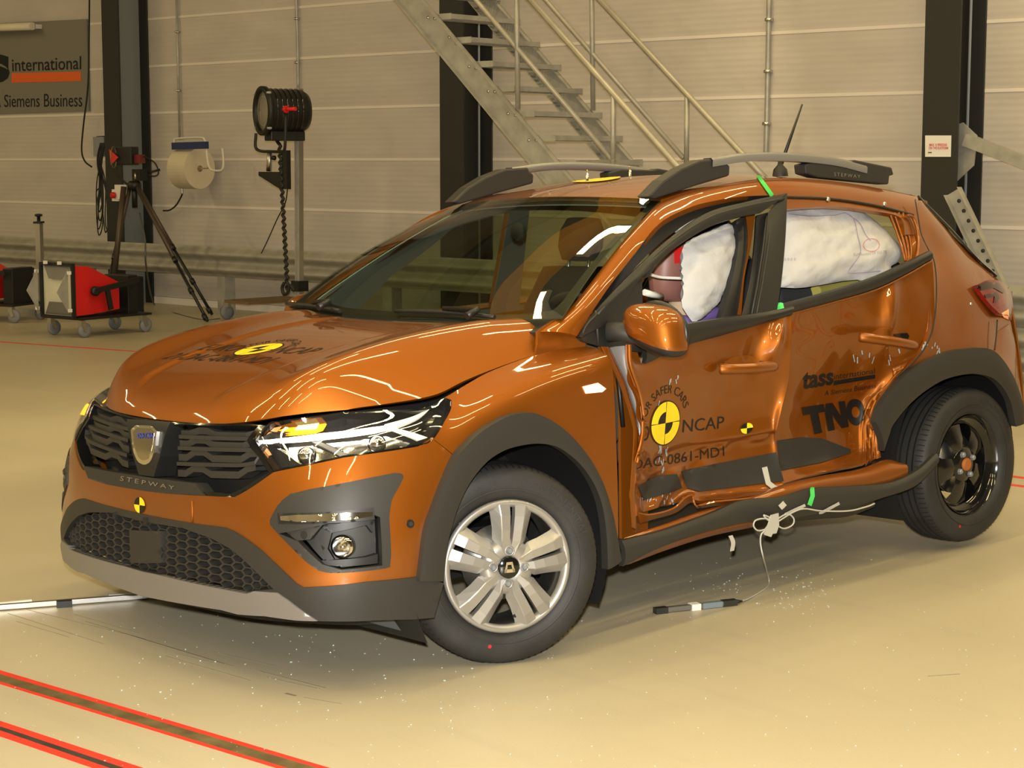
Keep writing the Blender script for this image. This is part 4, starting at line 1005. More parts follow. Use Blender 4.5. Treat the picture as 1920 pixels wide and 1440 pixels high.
        vp = c+.165*(math.cos(math.radians(262))*ux+math.sin(math.radians(262))*uz)
        MB().tube([vp-n*.03, vp+n*.0], [.006, .006], 8).build('tyre_valve', M['black'], e_)
    else:
        dish = MB()
        # steel disc wheel with four windows: ring + five-lobed spider
        dish.lathe([(.200, -.035), (.176, -.045), (.168, -.055)], c, n, 56); dish.build('rim_ring', M['gloss_black'], e_)
        for k in range(5):
            ac = math.radians(66)+k*2*math.pi/5; rd = math.cos(ac)*ux+math.sin(ac)*uz; td = -math.sin(ac)*ux+math.cos(ac)*uz
            G1 = np.array([[c+rd*r+td*w*q+n*(h-.012*abs(q)) for q in (-1, -.6, 0, .6, 1)] for (r, w, h) in ((.045, .035, -.035), (.085, .040, -.030), (.13, .050, -.038), (.172, .078, -.055))])
            MB().grid(G1, True).build('spoke', M['gloss_black'], e_)
        MB().lathe([(.075, -.040), (.068, -.031), (.034, -.030)], c, n, 36, False, True).build('hub_plate', M['gloss_black'], e_)
        MB().lathe([(.027, -.034), (.027, -.020), (.020, -.017)], c, n, 24, False, True).build('hub_centre', mat('rusty_hub', (.32, .10, .02), .7), e_)
        for k in range(4):
            a = math.radians(60+90*k); p = c+n*-.032+.05*(math.cos(a)*ux+math.sin(a)*uz)
            MB().lathe([(.014, 0), (.012, .012), (.008, .016)], p, n, 6, False, True, smooth=False).build('wheel_bolt', M['bolt'], e_)
    MB().lathe([(.0005, 0), (.006, 0)], c+n*.0015+.262*(math.cos(math.radians(285 if style == 'cover' else 290))*ux+math.sin(math.radians(285 if style == 'cover' else 290))*uz)+n*.005, n, 12).build('red_dot', M['red_paint'], e_)
    return e_, tyo
FLC = at(951, 1062, y=.868)
w1, t1 = wheel('front_wheel', FLC, math.radians(22), 'cover')
RLC = at(1822, 872, y=.835)
w2, t2 = wheel('rear_wheel', RLC, math.radians(2), 'steel')
# the two wheels on the far side stand on the floor as well
def on_floor(x, y): return np.array([x, y, (.322-CAR_DROP-_s*y)/_c])
wheel('front_wheel', on_floor(0, -.855), math.radians(-22), 'cover'); wheel('rear_wheel', on_floor(-2.604, -.85), 0, 'steel')
# ---- underbody
ub = MB(); ub.box((-1.2, -.05, .30), (3.4, 1.2, .16)); ub.box((.35, 0, .30), (.5, 1.1, .12)); ub.build('underbody', M['black'], car)
MB().box((-.0, 0, .62), (.75, 1.0, .45)).build('engine_block', M['black'], car)
# ---- crushed side: doors, sill, quarter
from mathutils import noise as mnoise
def crumple(amp, sc, seed=0, keep=None):
    def f(P, V, N):
        out = P.copy()
        for i, p in enumerate(P):
            q = Vector(p*sc)+Vector((seed, seed*1.7, 0)); a = mnoise.noise(q)+.5*mnoise.noise(q*2.1)
            k = 1. if keep is None else keep(V[i]); out[i] = p+N[i]*amp*a*k
        return out
    return f
def px_surf(rows, ys, out=(0, 1, 0)): return Surf([[at(u, v, y=y) for (u, v), y in zip(r, yy)] for r, yy in zip(rows, ys)], out)
fd_px = [[(1178, 668), (1213, 680), (1280, 649), (1340, 632), (1391, 618), (1450, 600), (1484, 588)],
 [(1184, 715), (1215, 722), (1283, 700), (1335, 690), (1380, 680), (1444, 664), (1482, 650)],
 [(1199, 770), (1225, 775), (1288, 757), (1335, 748), (1378, 738), (1440, 726), (1478, 712)],
 [(1206, 812), (1231, 820), (1292, 803), (1338, 795), (1380, 788), (1440, 778), (1464, 772)],
 [(1200, 850), (1228, 856), (1290, 838), (1338, 830), (1380, 822), (1440, 810), (1456, 808)],
 [(1192, 885), (1222, 893), (1286, 876), (1335, 864), (1380, 855), (1438, 842), (1456, 838)],
 [(1189, 930), (1218, 930), (1284, 918), (1335, 922), (1380, 917), (1440, 908), (1466, 903)],
 [(1194, 968), (1222, 955), (1282, 938), (1335, 938), (1380, 934), (1440, 926), (1484, 918)]]
fd_y = [[.85, .84, .82, .805, .80, .81, .83], [.87, .86, .825, .805, .80, .825, .86], [.865, .845, .80, .782, .78, .80, .835], [.86, .82, .78, .768, .77, .792, .825],
        [.855, .81, .765, .765, .775, .795, .815], [.86, .80, .765, .755, .752, .77, .785], [.855, .79, .765, .77, .775, .79, .80], [.86, .80, .79, .81, .82, .83, .84]]
FD = px_surf(fd_px, fd_y)
front_door = empty('front_door'); front_door.parent = car
def door_cr(P, V, N):
    Q = crumple(.006, 7, 3)(P, V, N)
    for i, (r, c) in enumerate(V):       # crease dent by the latch, pleats at the hinge edge
        k = math.exp(-((c-5.2)/.42)**2-((r-.55)/.5)**2); Q[i] += N[i]*.045*k
        k2 = math.exp(-((c-4.6)/.3)**2-((r-.9)/.55)**2); Q[i] -= N[i]*.030*k2
        k3 = math.exp(-(c/.45)**2); Q[i] += N[i]*.006*k3*math.sin(r*5.)
        st_ = max(0, min(1, (r-3.75-.06*c)/.10)); Q[i] -= N[i]*.014*st_*max(0, min(1, (c-1.0)/.6))*max(0, min(1, (5.2-r)/.5))
        Q[i] += N[i]*.010*math.exp(-((r-4.45)/.16)**2)*max(0, min(1, (c-1.5)/.6))*math.sin(c*4.2)
        if r > 4.9: Q[i] += N[i]*.012*math.exp(-((c-1.5)/1.1)**2)*math.sin(c*6+r*2)
    return Q
fdo = whole('door_skin', FD, M['paint'], front_door, th=.012, n=9, disp=door_cr)
fbv = bvh_of(fdo)
# black lower guard on the door, in two torn pieces
def on_mesh(name, pxpoly, bvh, m, parent, off=.004, th=.004, step=9):
    poly = np.array(pxpoly, float); S_ = None
    L = densify(poly, step); lo, hi = poly.min(0), poly.max(0)
    gx, gy = np.arange(lo[0]+step/2, hi[0], step), np.arange(lo[1]+step/2, hi[1], step)
    Q = np.stack(np.meshgrid(gx, gy, indexing='ij'), -1).reshape(-1, 2); Q = Q[inside(Q, poly)] if len(Q) else Q
    if len(Q): Q = Q[np.min(((Q[:, None]-L[None])**2).sum(2), 1) > (.35*step)**2]
    pts = np.vstack([L, Q]); V, _, F, *_r = delaunay_2d_cdt([Vector(p) for p in pts], [(i, (i+1) % len(L)) for i in range(len(L))], [], 0, 1e-6)
    V = np.array([tuple(v) for v in V]); F = [f for f in F if inside([V[list(f)].mean(0)], poly)[0]]
    P, N, ok = np.zeros((len(V), 3)), np.zeros((len(V), 3)), np.zeros(len(V), bool)
    for i, (u, v) in enumerate(V):
        d = Vector(ray(u, v)); h = bvh.ray_cast(Vector(CC), d)
        if h[0] is not None: n_ = h[1] if h[1].dot(d) < 0 else -h[1]; P[i] = np.array(h[0]+n_*off); N[i] = n_; ok[i] = True
    if not ok.all() and ok.any():
        for i in np.where(~ok)[0]:
            j = np.where(ok)[0][np.argmin(((V[ok]-V[i])**2).sum(1))]; n_ = N[j]; d = ray(*V[i]); P[i] = CC+d*(((P[j]-CC)@n_)/(d@n_)); N[i] = n_
    return skin(P, N, F, th).build(name, m, parent, recalc=False)
on_mesh('door_guard', [(1277, 884), (1300, 878), (1380, 862), (1455, 848), (1470, 902), (1420, 908), (1310, 922), (1288, 915)], fbv, M['cladding'], front_door)
on_mesh('door_guard', [(1196, 911), (1230, 892), (1268, 889), (1278, 915), (1250, 925), (1206, 938)], fbv, M['cladding'], front_door)
# curled lower lip of the door
lip_a = pxy((1195, 962, .86), (1220, 966, .85), (1262, 955, .83), (1285, 935, .82), (1299, 930, .815), (1308, 948, .82), (1340, 942, .83), (1400, 936, .835), (1484, 926, .845))
lip_b = pxy((1200, 982, .83), (1225, 974, .82), (1266, 962, .80), (1290, 945, .79), (1300, 943, .79), (1312, 952, .79), (1340, 949, .80), (1400, 942, .81), (1484, 930, .82))
strip('door_lip', lip_a, lip_b, M['paint_in'], front_door, th=.006, out=(0, 1, 0), n=5)
# folded hinge flanges between wing and door
r1l = [(1128.5, 650), (1161, 717), (1184, 787), (1189, 822), (1183, 923), (1186, 989)]; r1r = [(1142, 652), (1171, 717), (1193, 792), (1196.5, 828), (1190, 923), (1194, 998)]
r2l = [(1175, 646), (1178, 686), (1197, 742), (1204.5, 792), (1203, 822), (1191.5, 865)]; r2r = [(1184, 646), (1187, 686), (1204, 742), (1209, 792), (1207, 822), (1196, 868)]
yy = lambda L, y: pxy(*[(u, v, y) for u, v in L])
strip('hinge_flange', yy(r1l, .862), yy(r1r, .845), M['paint'], front_door, th=.003, out=(.4, 1, 0), n=8, across=4, bulge=.007)
strip('hinge_flange', yy(r1r, .845), yy([(u+5, v) for u, v in r1r], .800), M['paint_in'], front_door, th=.003, out=(.4, 1, 0), n=8, across=3)
strip('torn_edge', yy(r2l, .868), yy(r2r, .880), M['paint'], front_door, th=.003, out=(0, 1, 0), n=8, across=4, bulge=.005)
strip('torn_edge', yy([(u-3, v) for u, v in r2l], .830), yy(r2l, .868), M['paint_in'], front_door, th=.003, out=(.4, 1, 0), n=8, across=2)
strip('hinge_cover', yy([(1144, 652), (1172, 717), (1193, 792), (1196, 828)], .825), yy([(1175, 648), (1178, 690), (1200, 770), (1203, 826)], .835), mat('grey_bent_sheet', (.33, .33, .33), .35, .5), front_door, th=.004, out=(0, 1, 0), bulge=-.008, across=4)
strip('hinge_pillar', pxy((1125, 650, .80), (1160, 740, .80), (1164, 850, .80), (1166, 1010, .80)), pxy((1190, 640, .76), (1215, 740, .76), (1215, 850, .76), (1215, 1010, .76)), M['paint_in'], car, th=.01, out=(0, 1, 0))
MB().tube(pxy((1158, 700, .815), (1164, 760, .815), (1168, 800, .81)), .008, 8).build('check_strap', M['black'], front_door)
# window frame of the front door
strip('window_frame', pxy((1088, 632, .812), (1120, 580, .80), (1190, 506, .765), (1260, 443, .725), (1326, 399, .70), (1392, 380, .69), (1476, 362, .685)),
      pxy((1150, 600, .80), (1200, 524, .785), (1235, 492, .765), (1277, 456, .74), (1338, 422, .715), (1385, 407, .705), (1425, 400, .70)), M['seal'], front_door, th=.03, out=(0, 1, .3), across=4, bulge=.006)
strip('window_frame', pxy((1476, 362, .685), (1473, 440, .73), (1466, 520, .78), (1456, 588, .82)), pxy((1440, 398, .685), (1434, 460, .73), (1424, 530, .775), (1412, 594, .81)), M['seal'], front_door, th=.03, out=(0, 1, 0), across=3)
strip('window_channel', pxy((1440, 398, .66), (1434, 460, .70), (1424, 530, .75), (1412, 594, .79)), pxy((1418, 404, .65), (1415, 460, .69), (1405, 530, .73), (1390, 594, .77)), M['black'], front_door, th=.01, out=(0, 1, 0))
for dx in (0, 9):
    MB().tube(pxy((1446-dx, 405, .69), (1439-dx, 470, .74), (1428-dx, 540, .782), (1418-dx, 592, .812)), .004, 6).build('frame_bead', M['cladding'], front_door)
MB().tube(cr(pxy((1120, 590, .805), (1190, 516, .772), (1262, 451, .735), (1330, 408, .708), (1392, 389, .697), (1470, 372, .692)), 6), .006, 6).build('frame_bead', M['cladding'], front_door)
strip('belt_trim', pxy((1205, 640, .845), (1271, 612, .835), (1350, 598, .825), (1440, 584, .82), (1486, 574, .825)), pxy((1211, 682, .85), (1280, 650, .835), (1350, 630, .82), (1440, 604, .825), (1486, 588, .84)), M['seal'], front_door, th=.02, out=(0, 1, .2), across=4, bulge=.012)
sail = [(1088, 634), (1118, 584), (1204, 520), (1206, 640), (1212, 662), (1125, 650), (1096, 641)]
sp0 = [at(*p, y=.80-.0006*(620-p[1])) for p in sail]
MB().add(sp0+[p-np.array([0, .02, 0]) for p in sp0], [list(range(7)), list(reversed(range(7, 14)))]+[(i, (i+1) % 7, 7+(i+1) % 7, 7+i) for i in range(7)], False).build('mirror_sail', M['seal'], front_door)
MB().tube(cr(pxy((1090, 632, .808), (1100, 610, .808), (1118, 590, .806)), 4), .004, 6).build('sail_bead', M['cladding'], front_door)
MB().tube(pxy((1117, 582, .80), (1122, 646, .812)), .005, 6).build('sail_bead', M['cladding'], front_door)
# door mirror
dmr = empty('door_mirror'); dmr.parent = car
mc = at(1229, 616, y=.985); S_ = []
nu, nv = 56, 36
def mirror_pt(a, b):
    ca, sa, cb, sb = math.cos(a), math.sin(a), math.cos(b), math.sin(b)
    f = lambda t, p: math.copysign(abs(t)**p, t)
    x = .078*f(cb, .70)*f(ca, .85); y = .112*f(cb, .70)*f(sa, .66); z_ = .080*f(sb, .70)
    if x < -.035: x = -.035
    z_ += -.10*y if z_ > 0 else -.30*y
    y += -.15*z_
    return mc+np.array([x, y, z_])
mp = np.array([[mirror_pt(2*math.pi*i/nu, -math.pi/2+math.pi*j/nv) for j in range(nv+1)] for i in range(nu+1)])
MB().grid(mp[:, 14:], True).build('mirror_cap', M['paint'], dmr)
MB().grid(mp[:, :15], True).build('mirror_lower', M['seal'], dmr)
MB().tube([mc+np.array([-.034, .108*math.sin(a), .078*math.cos(a)-.02*math.sin(a)]) for a in np.linspace(0, 2*math.pi, 24)[:-1]], .012, 8, closed=True).build('mirror_rim', M['seal'], dmr)
MB().lathe([(.0005, 0), (.075, 0)], mc+np.array([-.040, 0, 0]), (1, 0, 0), 24).build('mirror_glass', M['chrome'], dmr)
MB().tube([at(1140, 622, y=.81), at(1165, 622, y=.85), at(1200, 632, y=.93)], [.036, .032, .026], 12).build('mirror_arm', M['cladding'], dmr)
# far-side mirror
mpr = mirror_y(mp); MB().grid(mpr[:, 14:], True).build('mirror_cap', M['paint'], dmr); MB().grid(mpr[:, :15], True).build('mirror_lower', M['seal'], dmr)
# door handles
def handle(par, a, b, up, bvh, out=.035):
    H = empty('door_handle'); H.parent = car
    A, B = at(*a[:2], y=a[2]), at(*b[:2], y=b[2]); pts = [A+(B-A)*t+np.array([0, out*math.sin(math.pi*min(1, max(0, t*1.0)))**.5 if 0 < t < 1 else 0, 0]) for t in (0, .08, .3, .6, .9, 1.0)]
    MB().tube(cr(pts, 5), [.014]+[.020]*24+[.015], 12).build('grip', M['paint'], H)
    return H
h1 = handle(front_door, (1348, 692, .82), (1450, 686, .845), None, fbv)
on_mesh('handle_cup', chaikin([(1352, 684), (1370, 670), (1400, 664), (1425, 675), (1430, 688)], 2), fbv, M['paint_in'], h1, .002, .001)
on_mesh('lock_recess', [(1424, 676), (1452, 680), (1453, 692), (1424, 690)], fbv, M['black'], h1, .004, .002)
on_mesh('lock_barrel', [(1438, 679), (1452, 681), (1452, 692), (1446, 692)], fbv, M['steel'], h1, .008, .004)
# ---- rear door
rd_px = [[(1440, 604), (1484, 586), (1560, 566), (1600, 556), (1642, 543), (1700, 516), (1748, 488)],
 [(1440, 650), (1484, 632), (1560, 616), (1602, 606), (1645, 592), (1703, 568), (1752, 545)],
 [(1440, 690), (1482, 680), (1558, 664), (1602, 655), (1645, 645), (1703, 628), (1752, 612)],
 [(1440, 740), (1476, 730), (1550, 712), (1596, 702), (1640, 692), (1690, 680), (1738, 650)],
 [(1440, 790), (1470, 780), (1540, 764), (1585, 754), (1622, 742), (1655, 722), (1700, 690)],
 [(1440, 835), (1466, 828), (1535, 812), (1580, 804), (1608, 795), (1630, 780), (1655, 760)],
 [(1440, 880), (1463, 874), (1535, 858), (1580, 850), (1610, 842), (1630, 838), (1648, 830)],
 [(1445, 915), (1470, 906), (1535, 888), (1580, 878), (1612, 870), (1632, 864), (1652, 858)]]
rd_y = [[.77, .765, .755, .757, .765, .785, .80], [.755, .745, .735, .742, .775, .80, .82], [.74, .725, .71, .72, .76, .80, .835], [.73, .715, .695, .70, .735, .785, .83],
        [.725, .71, .685, .685, .705, .76, .82], [.73, .715, .69, .69, .705, .74, .80], [.745, .73, .71, .71, .72, .755, .79], [.78, .77, .76, .765, .775, .79, .80]]
RD = px_surf(rd_px, rd_y); rear_door = empty('rear_door'); rear_door.parent = car
def rear_cr(P, V, N):
    Q = crumple(.007, 6, 9)(P, V, N)
    for i, (r, c) in enumerate(V):
        t = 4.45-.12*r; k = math.exp(-((c-t)/.20)**2)*math.exp(-((r-1.0)/1.1)**2); Q[i] += N[i]*.035*k     # sharp vertical crease above the handle
        k = math.exp(-((c-5.0)/.5)**2)*max(0, min(1, (r-3.6)/.8)); Q[i] += N[i]*.020*k*math.sin(c*14+r*3)
        k = math.exp(-((r-3.9)/.35)**2)*math.exp(-((c-4.6)/.8)**2); Q[i] -= N[i]*.03*k
    return Q
rdo = whole('door_skin', RD, M['paint'], rear_door, th=.012, n=9, disp=rear_cr); rbv = bvh_of(rdo)
on_mesh('door_guard', [(1457, 826), (1500, 820), (1540, 822), (1594, 843), (1594, 850), (1540, 868), (1462, 883)], rbv, M['cladding'], rear_door)
h2 = handle(rear_door, (1610, 632, .775), (1712, 648, .825), None, rbv, .04)
on_mesh('handle_cup', chaikin([(1628, 628), (1645, 616), (1665, 612), (1685, 622), (1690, 636), (1660, 634)], 2), rbv, M['paint_in'], h2, .002, .001)
on_mesh('lock_recess', [(1674, 626), (1700, 624), (1704, 630), (1700, 639), (1676, 636)], rbv, M['gloss_black'], h2, .004, .003)
strip('belt_trim', pxy((1462, 572, .80), (1560, 547, .785), (1640, 520, .785), (1700, 493, .80), (1745, 470, .81)), pxy((1462, 592, .80), (1560, 567, .78), (1642, 543, .785), (1700, 515, .80), (1747, 487, .815)), M['seal'], rear_door, th=.02, out=(0, 1, .2), across=4, bulge=.01)
MB().tube(cr(pxy((1484, 588, .79), (1560, 568, .782), (1642, 544, .79), (1700, 516, .805), (1747, 489, .818)), 6), .004, 6).build('belt_edge', M['paint'], rear_door)
# upper frame of the rear door: orange, with the shattered window opening
strip('window_frame', pxy((1474, 372, .675), (1560, 376, .672), (1640, 388, .672), (1705, 405, .67), (1716, 440, .70)), pxy((1473, 392, .69), (1560, 387, .685), (1640, 396, .685), (1688, 408, .685), (1697, 440, .71)), M['paint'], rear_door, th=.02, out=(0, 1, .2), across=3)
strip('window_frame', pxy((1697, 404, .672), (1712, 410, .672), (1718, 450, .71), (1716, 480, .75)), pxy((1664, 398, .66), (1676, 420, .66), (1688, 450, .69), (1700, 494, .74)), M['paint_in'], rear_door, th=.01, out=(.3, 1, 0), across=6, bulge=-.015)
for k in range(4):
    MB().tube(cr(pxy((1668+8*k, 398, .672), (1680+7*k, 430, .685), (1690+6*k, 462, .715), (1698+3*k, 490, .745)), 4), .006, 6).build('crumpled_flange', M['paint'], rear_door)
for q in ((1552, 374), (1658, 383)): MB().lathe([(.010, 0), (.009, .006), (.004, .009)], at(*q, y=.676), (0, 1, .2), 10, False, True).build('frame_screw', M['steel'], rear_door)
MB().tube(cr(pxy((1474, 369, .678), (1560, 373, .675), (1640, 385, .675), (1712, 403, .672)), 6), .005, 6).build('drip_seal', M['seal'], car)
# ---- sill: crushed orange rocker and the loosened black trim
rk_a = pxy((1168, 1012, .85), (1230, 990, .84), (1300, 962, .82), (1380, 940, .81), (1470, 908, .82), (1540, 892, .815), (1610, 880, .82), (1660, 862, .83), (1690, 868, .845))
rk_b = pxy((1170, 1024, .89), (1230, 1005, .88), (1300, 985, .86), (1380, 962, .85), (1475, 938, .86), (1540, 922, .86), (1610, 912, .865), (1660, 905, .87), (1702, 890, .88))
strip('rocker', rk_a, rk_b, M['paint'], car, th=.02, out=(0, 1, .6), across=5, bulge=.02)
st_a = pxy((1166, 1014, .90), (1247, 994, .895), (1335, 962, .87), (1393, 938, .86), (1466, 931, .87), (1524, 916, .88), (1597, 912, .885), (1670, 905, .89), (1720, 882, .90), (1756, 850, .915))
st_b = pxy((1168, 1062, .90), (1245, 1024, .895), (1330, 996, .875), (1411, 978, .87), (1481, 972, .875), (1540, 962, .88), (1592, 955, .885), (1650, 935, .89), (1715, 912, .90), (1756, 872, .915))
strip('sill_trim', st_a, st_b, M['cladding'], car, th=.02, out=(0, 1, 0), across=5, bulge=.015)
strip('sill_underside', pxy((1168, 1060, .90), (1245, 1024, .89), (1330, 998, .87), (1411, 980, .865)), pxy((1180, 1058, .84), (1245, 1033, .83), (1330, 1006, .81), (1415, 988, .80)), M['paint_in'], car, th=.006, out=(0, 1, -1))
strip('sill_underside', pxy((1481, 970, .86), (1540, 962, .86), (1592, 955, .86), (1640, 940, .86)), pxy((1481, 978, .80), (1540, 973, .80), (1592, 968, .80), (1640, 950, .80)), M['black'], car, th=.006, out=(0, 1, -1))
# ---- rear quarter, lamp, tail
q_px = [[(1700, 405), (1716, 380), (1727, 376), (1740, 384)], [(1716, 440), (1733, 425), (1758, 418), (1786, 438)], [(1722, 478), (1750, 470), (1785, 468), (1828, 482)],
        [(1738, 520), (1768, 512), (1805, 508), (1858, 514)], [(1742, 575), (1782, 560), (1828, 548), (1878, 555)], [(1735, 640), (1788, 620), (1842, 600), (1896, 610)], [(1695, 700), (1768, 672), (1850, 664), (1902, 692)], [(1655, 775), (1742, 703), (1842, 686), (1908, 735)]]
q_y = [[.662, .63, .60, .56], [.70, .68, .655, .60], [.745, .72, .70, .64], [.79, .765, .745, .68], [.82, .80, .785, .72], [.835, .83, .815, .755], [.835, .845, .84, .775], [.82, .83, .83, .78]]
QP = px_surf(q_px, q_y); qo = whole('quarter_panel', QP, M['paint'], car, th=.012, n=9, disp=crumple(.004, 5, 21))
qbv = bvh_of(qo)
strip('arch_cladding', pxy((1643, 792, .855), (1652, 762, .855), (1671, 734, .86), (1709, 695, .865), (1768, 664, .87), (1814, 654, .87), (1862, 657, .87), (1897, 699, .87), (1918, 754, .87), (1924, 790, .86)),
      pxy((1658, 846, .855), (1668, 815, .855), (1676, 795, .86), (1706, 758, .865), (1741, 729, .87), (1779, 709, .87), (1827, 701, .87), (1866, 712, .87), (1893, 748, .87), (1905, 800, .86)), M['cladding'], car, th=.03, out=(0, 1, 0), across=4, bulge=.01)
# tail lamp
tl = empty('tail_lamp'); tl.parent = car
TLs = px_surf([[(1826, 536), (1850, 526), (1872, 530), (1890, 548)], [(1836, 552), (1858, 545), (1880, 550), (1894, 570)], [(1852, 572), (1868, 570), (1884, 575), (1893, 590)], [(1870, 590), (1878, 592), (1886, 594), (1891, 602)]],
              [[.79, .775, .74, .66], [.80, .785, .75, .68], [.808, .80, .775, .71], [.81, .80, .78, .74]], (-.3, 1, 0))
tlo = whole('lens', TLs, M['red_lens'], tl, th=.02, n=6, off=.012); tbv = bvh_of(tlo)
on_mesh('dark_band', [(1827, 537), (1848, 528), (1872, 532), (1886, 547), (1880, 550), (1862, 540), (1838, 545)], tbv, M['dark_red_lens'], tl, .003, .002, 5)
on_mesh('dark_band', [(1845, 553), (1868, 547), (1873, 556), (1870, 566), (1862, 568), (1864, 556), (1848, 559)], tbv, M['dark_red_lens'], tl, .003, .002, 5)
on_mesh('reversing_lens', [(1878, 587), (1890, 580), (1891, 598), (1882, 594)], tbv, M['amber_dim'], tl, .003, .002, 5)
# tailgate, rear bumper (turned away from the camera)
tgL = pxy((1722, 371, .57), (1745, 394, .60), (1790, 440, .63), (1830, 485, .66), (1866, 517, .68)); 
for sd in (1, -1):
    A = [p*np.array([1, sd, 1]) for p in tgL]; B = [np.array([p[0]-.07, 0, p[2]+.012]) for p in tgL]
    strip('rear_window', A, B, M['glass'], car, th=0, out=(-1, 0, .5), across=4)
    strip('rear_window_seal', [p+np.array([.0, .012*sd, 0]) for p in A], [p+np.array([-.03, -.02*sd, .012]) for p in A], M['gloss_black'], car, th=.01, out=(-1, 0, .5), across=2)
    lo_ = pxy((1866, 517, .68), (1893, 560, .70), (1905, 612, .74), (1916, 690, .775), (1921, 770, .78)); A = [p*np.array([1, sd, 1]) for p in lo_]; B = [np.array([p[0]-.10, 0, p[2]]) for p in lo_]
    strip('tailgate', A, B, M['paint'], car, th=.01, out=(-1, 0, 0), across=4)
strip('rear_bumper', pxy((1870, 622, .80), (1866, 660, .83), (1885, 690, .845), (1905, 735, .84), (1912, 765, .82)), pxy((1894, 605, .75), (1905, 650, .76), (1912, 700, .76), (1918, 760, .77), (1920, 790, .76)), M['paint'], car, th=.01, out=(-.5, 1, 0), across=4, bulge=.01)
spl = [(-2.60, .56), (-2.62, .3), (-2.63, 0)]
strip('roof_spoiler', [gut[-1]*np.array([1, k, 1])+np.array([.03, 0, .006]) for k in (1, .5, 0, -.5, -1)], [gut[-1]*np.array([1, k*.96, 1])+np.array([-.12, 0, -.025]) for k in (1, .5, 0, -.5, -1)], M['paint'], car, th=.02, out=(0, 0, 1), across=3)
# ---- far side of the body (undamaged, mirrored): lower panels, window frame, panes
far = Surf([[(x, -y, z_) for (z_, y) in ((.26, .86), (.45, .885), (.65, .89), (.85, .875), (1.0, .83))] for x in (-.44, -.9, -1.5, -2.1, -2.5, -3.0)], out=(0, -1, 0))
G2 = far.G.copy(); G2[0, :, 2] = G2[0, :, 2]; G2[:, 4, 2] = [.985, 1.0, 1.02, 1.05, 1.07, 1.07]; G2[-1, :, 1] = [-.78, -.80, -.81, -.80, -.77]; far = Surf(G2, out=(0, -1, 0))
panel('far_front_door', far, [(0, 0), (1.75, 0), (1.75, 4), (0, 4)], M['paint'], car, th=.02, h=.25)
panel('far_rear_door', far, [(1.77, 0), (3.2, 0), (3.2, 4), (1.77, 4)], M['paint'], car, th=.02, h=.25)
panel('far_quarter_panel', far, [(3.22, 1.6), (5, .6), (5, 4), (3.22, 4)], M['paint'], car, th=.02, h=.25)
up_lo = [(-.36, -.79, 1.06), (-.9, -.825, 1.0), (-1.5, -.82, 1.02), (-2.1, -.815, 1.05), (-2.5, -.80, 1.07), (-2.95, -.74, 1.08)]
up_hi = [mirror_y(p) for p in (outer[1], outer[4], outer[6], outer[8], outer[10], tgL[2])]
lo6 = [np.array(p) for p in up_lo]; hi6 = [np.array([-.62, -.755, 1.20]), np.array([-1.05, -.675, 1.42]), np.array([-1.45, -.665, 1.485]), np.array([-1.95, -.665, 1.48]), np.array([-2.45, -.655, 1.42]), np.array([-2.75, -.60, 1.32])]
UPs = Surf([[a*(1-k)+b*k for k in (0, .5, 1)] for a, b in zip(lo6, hi6)], out=(0, -1, .2))
w1_ = [(.45, .15), (1.86, .12), (1.88, 1.86), (1.1, 1.84), (.6, 1.2)]; w2_ = [(2.04, .12), (3.5, .15), (3.75, .9), (3.5, 1.75), (2.04, 1.86)]
panel('far_window_frame', UPs, UPs.rect(), M['paint'], car, holes=[w1_, w2_], th=.05, h=.2)
wi1 = [(.42, .13), (1.80, .10), (1.82, 1.88), (1.08, 1.86), (.57, 1.2)]; wi2 = [(2.07, .10), (3.52, .13), (3.77, .9), (3.52, 1.77), (2.07, 1.88)]
panel('far_pillar_trim', UPs, UPs.rect(), mat('grey_pillar_trim', (.10, .10, .10), .8), car, holes=[wi1, wi2], th=.004, off=-.056, h=.2)
strip('screen_pillar_trim', [mirror_y(p)+np.array([0, .03, -.02]) for p in inner[:6]], [mirror_y(p)+np.array([0, .035, -.02]) for p in outer[:6]], mat('pale_pillar_trim', (.42, .43, .43), .8), car, n=6, th=.004, out=(0, 1, 0), across=3)
panel('far_front_window', UPs, w1_, M['glass'], car, th=0, off=-.02, h=.3); panel('far_rear_window', UPs, w2_, M['glass'], car, th=0, off=-.02, h=.3)

MB().tube(cr(pxy((1716, 374, .672), (1722, 410, .69), (1728, 440, .715), (1742, 470, .77), (1752, 492, .80), (1756, 540, .825), (1752, 600, .84), (1738, 645, .845), (1712, 680, .845), (1680, 708, .845)), 6), .0028, 6).build('door_gap', M['seal'], car)
MB().tube(cr(pxy((1870, 600, .815), (1868, 630, .838), (1865, 656, .848)), 5), .003, 6).build('bumper_gap', M['seal'], car)
MB().tube(cr(pxy((1700, 404, .688), (1712, 408, .69), (1720, 430, .708), (1722, 460, .74), (1716, 494, .775)), 5), .007, 8).build('frame_edge', M['paint'], rear_door)
MB().lathe([(.007, 0), (.006, .004), (.003, .006)], at(1820, 570, y=.806), (0, 1, 0), 10, False, True).build('fixing', M['steel'], car)
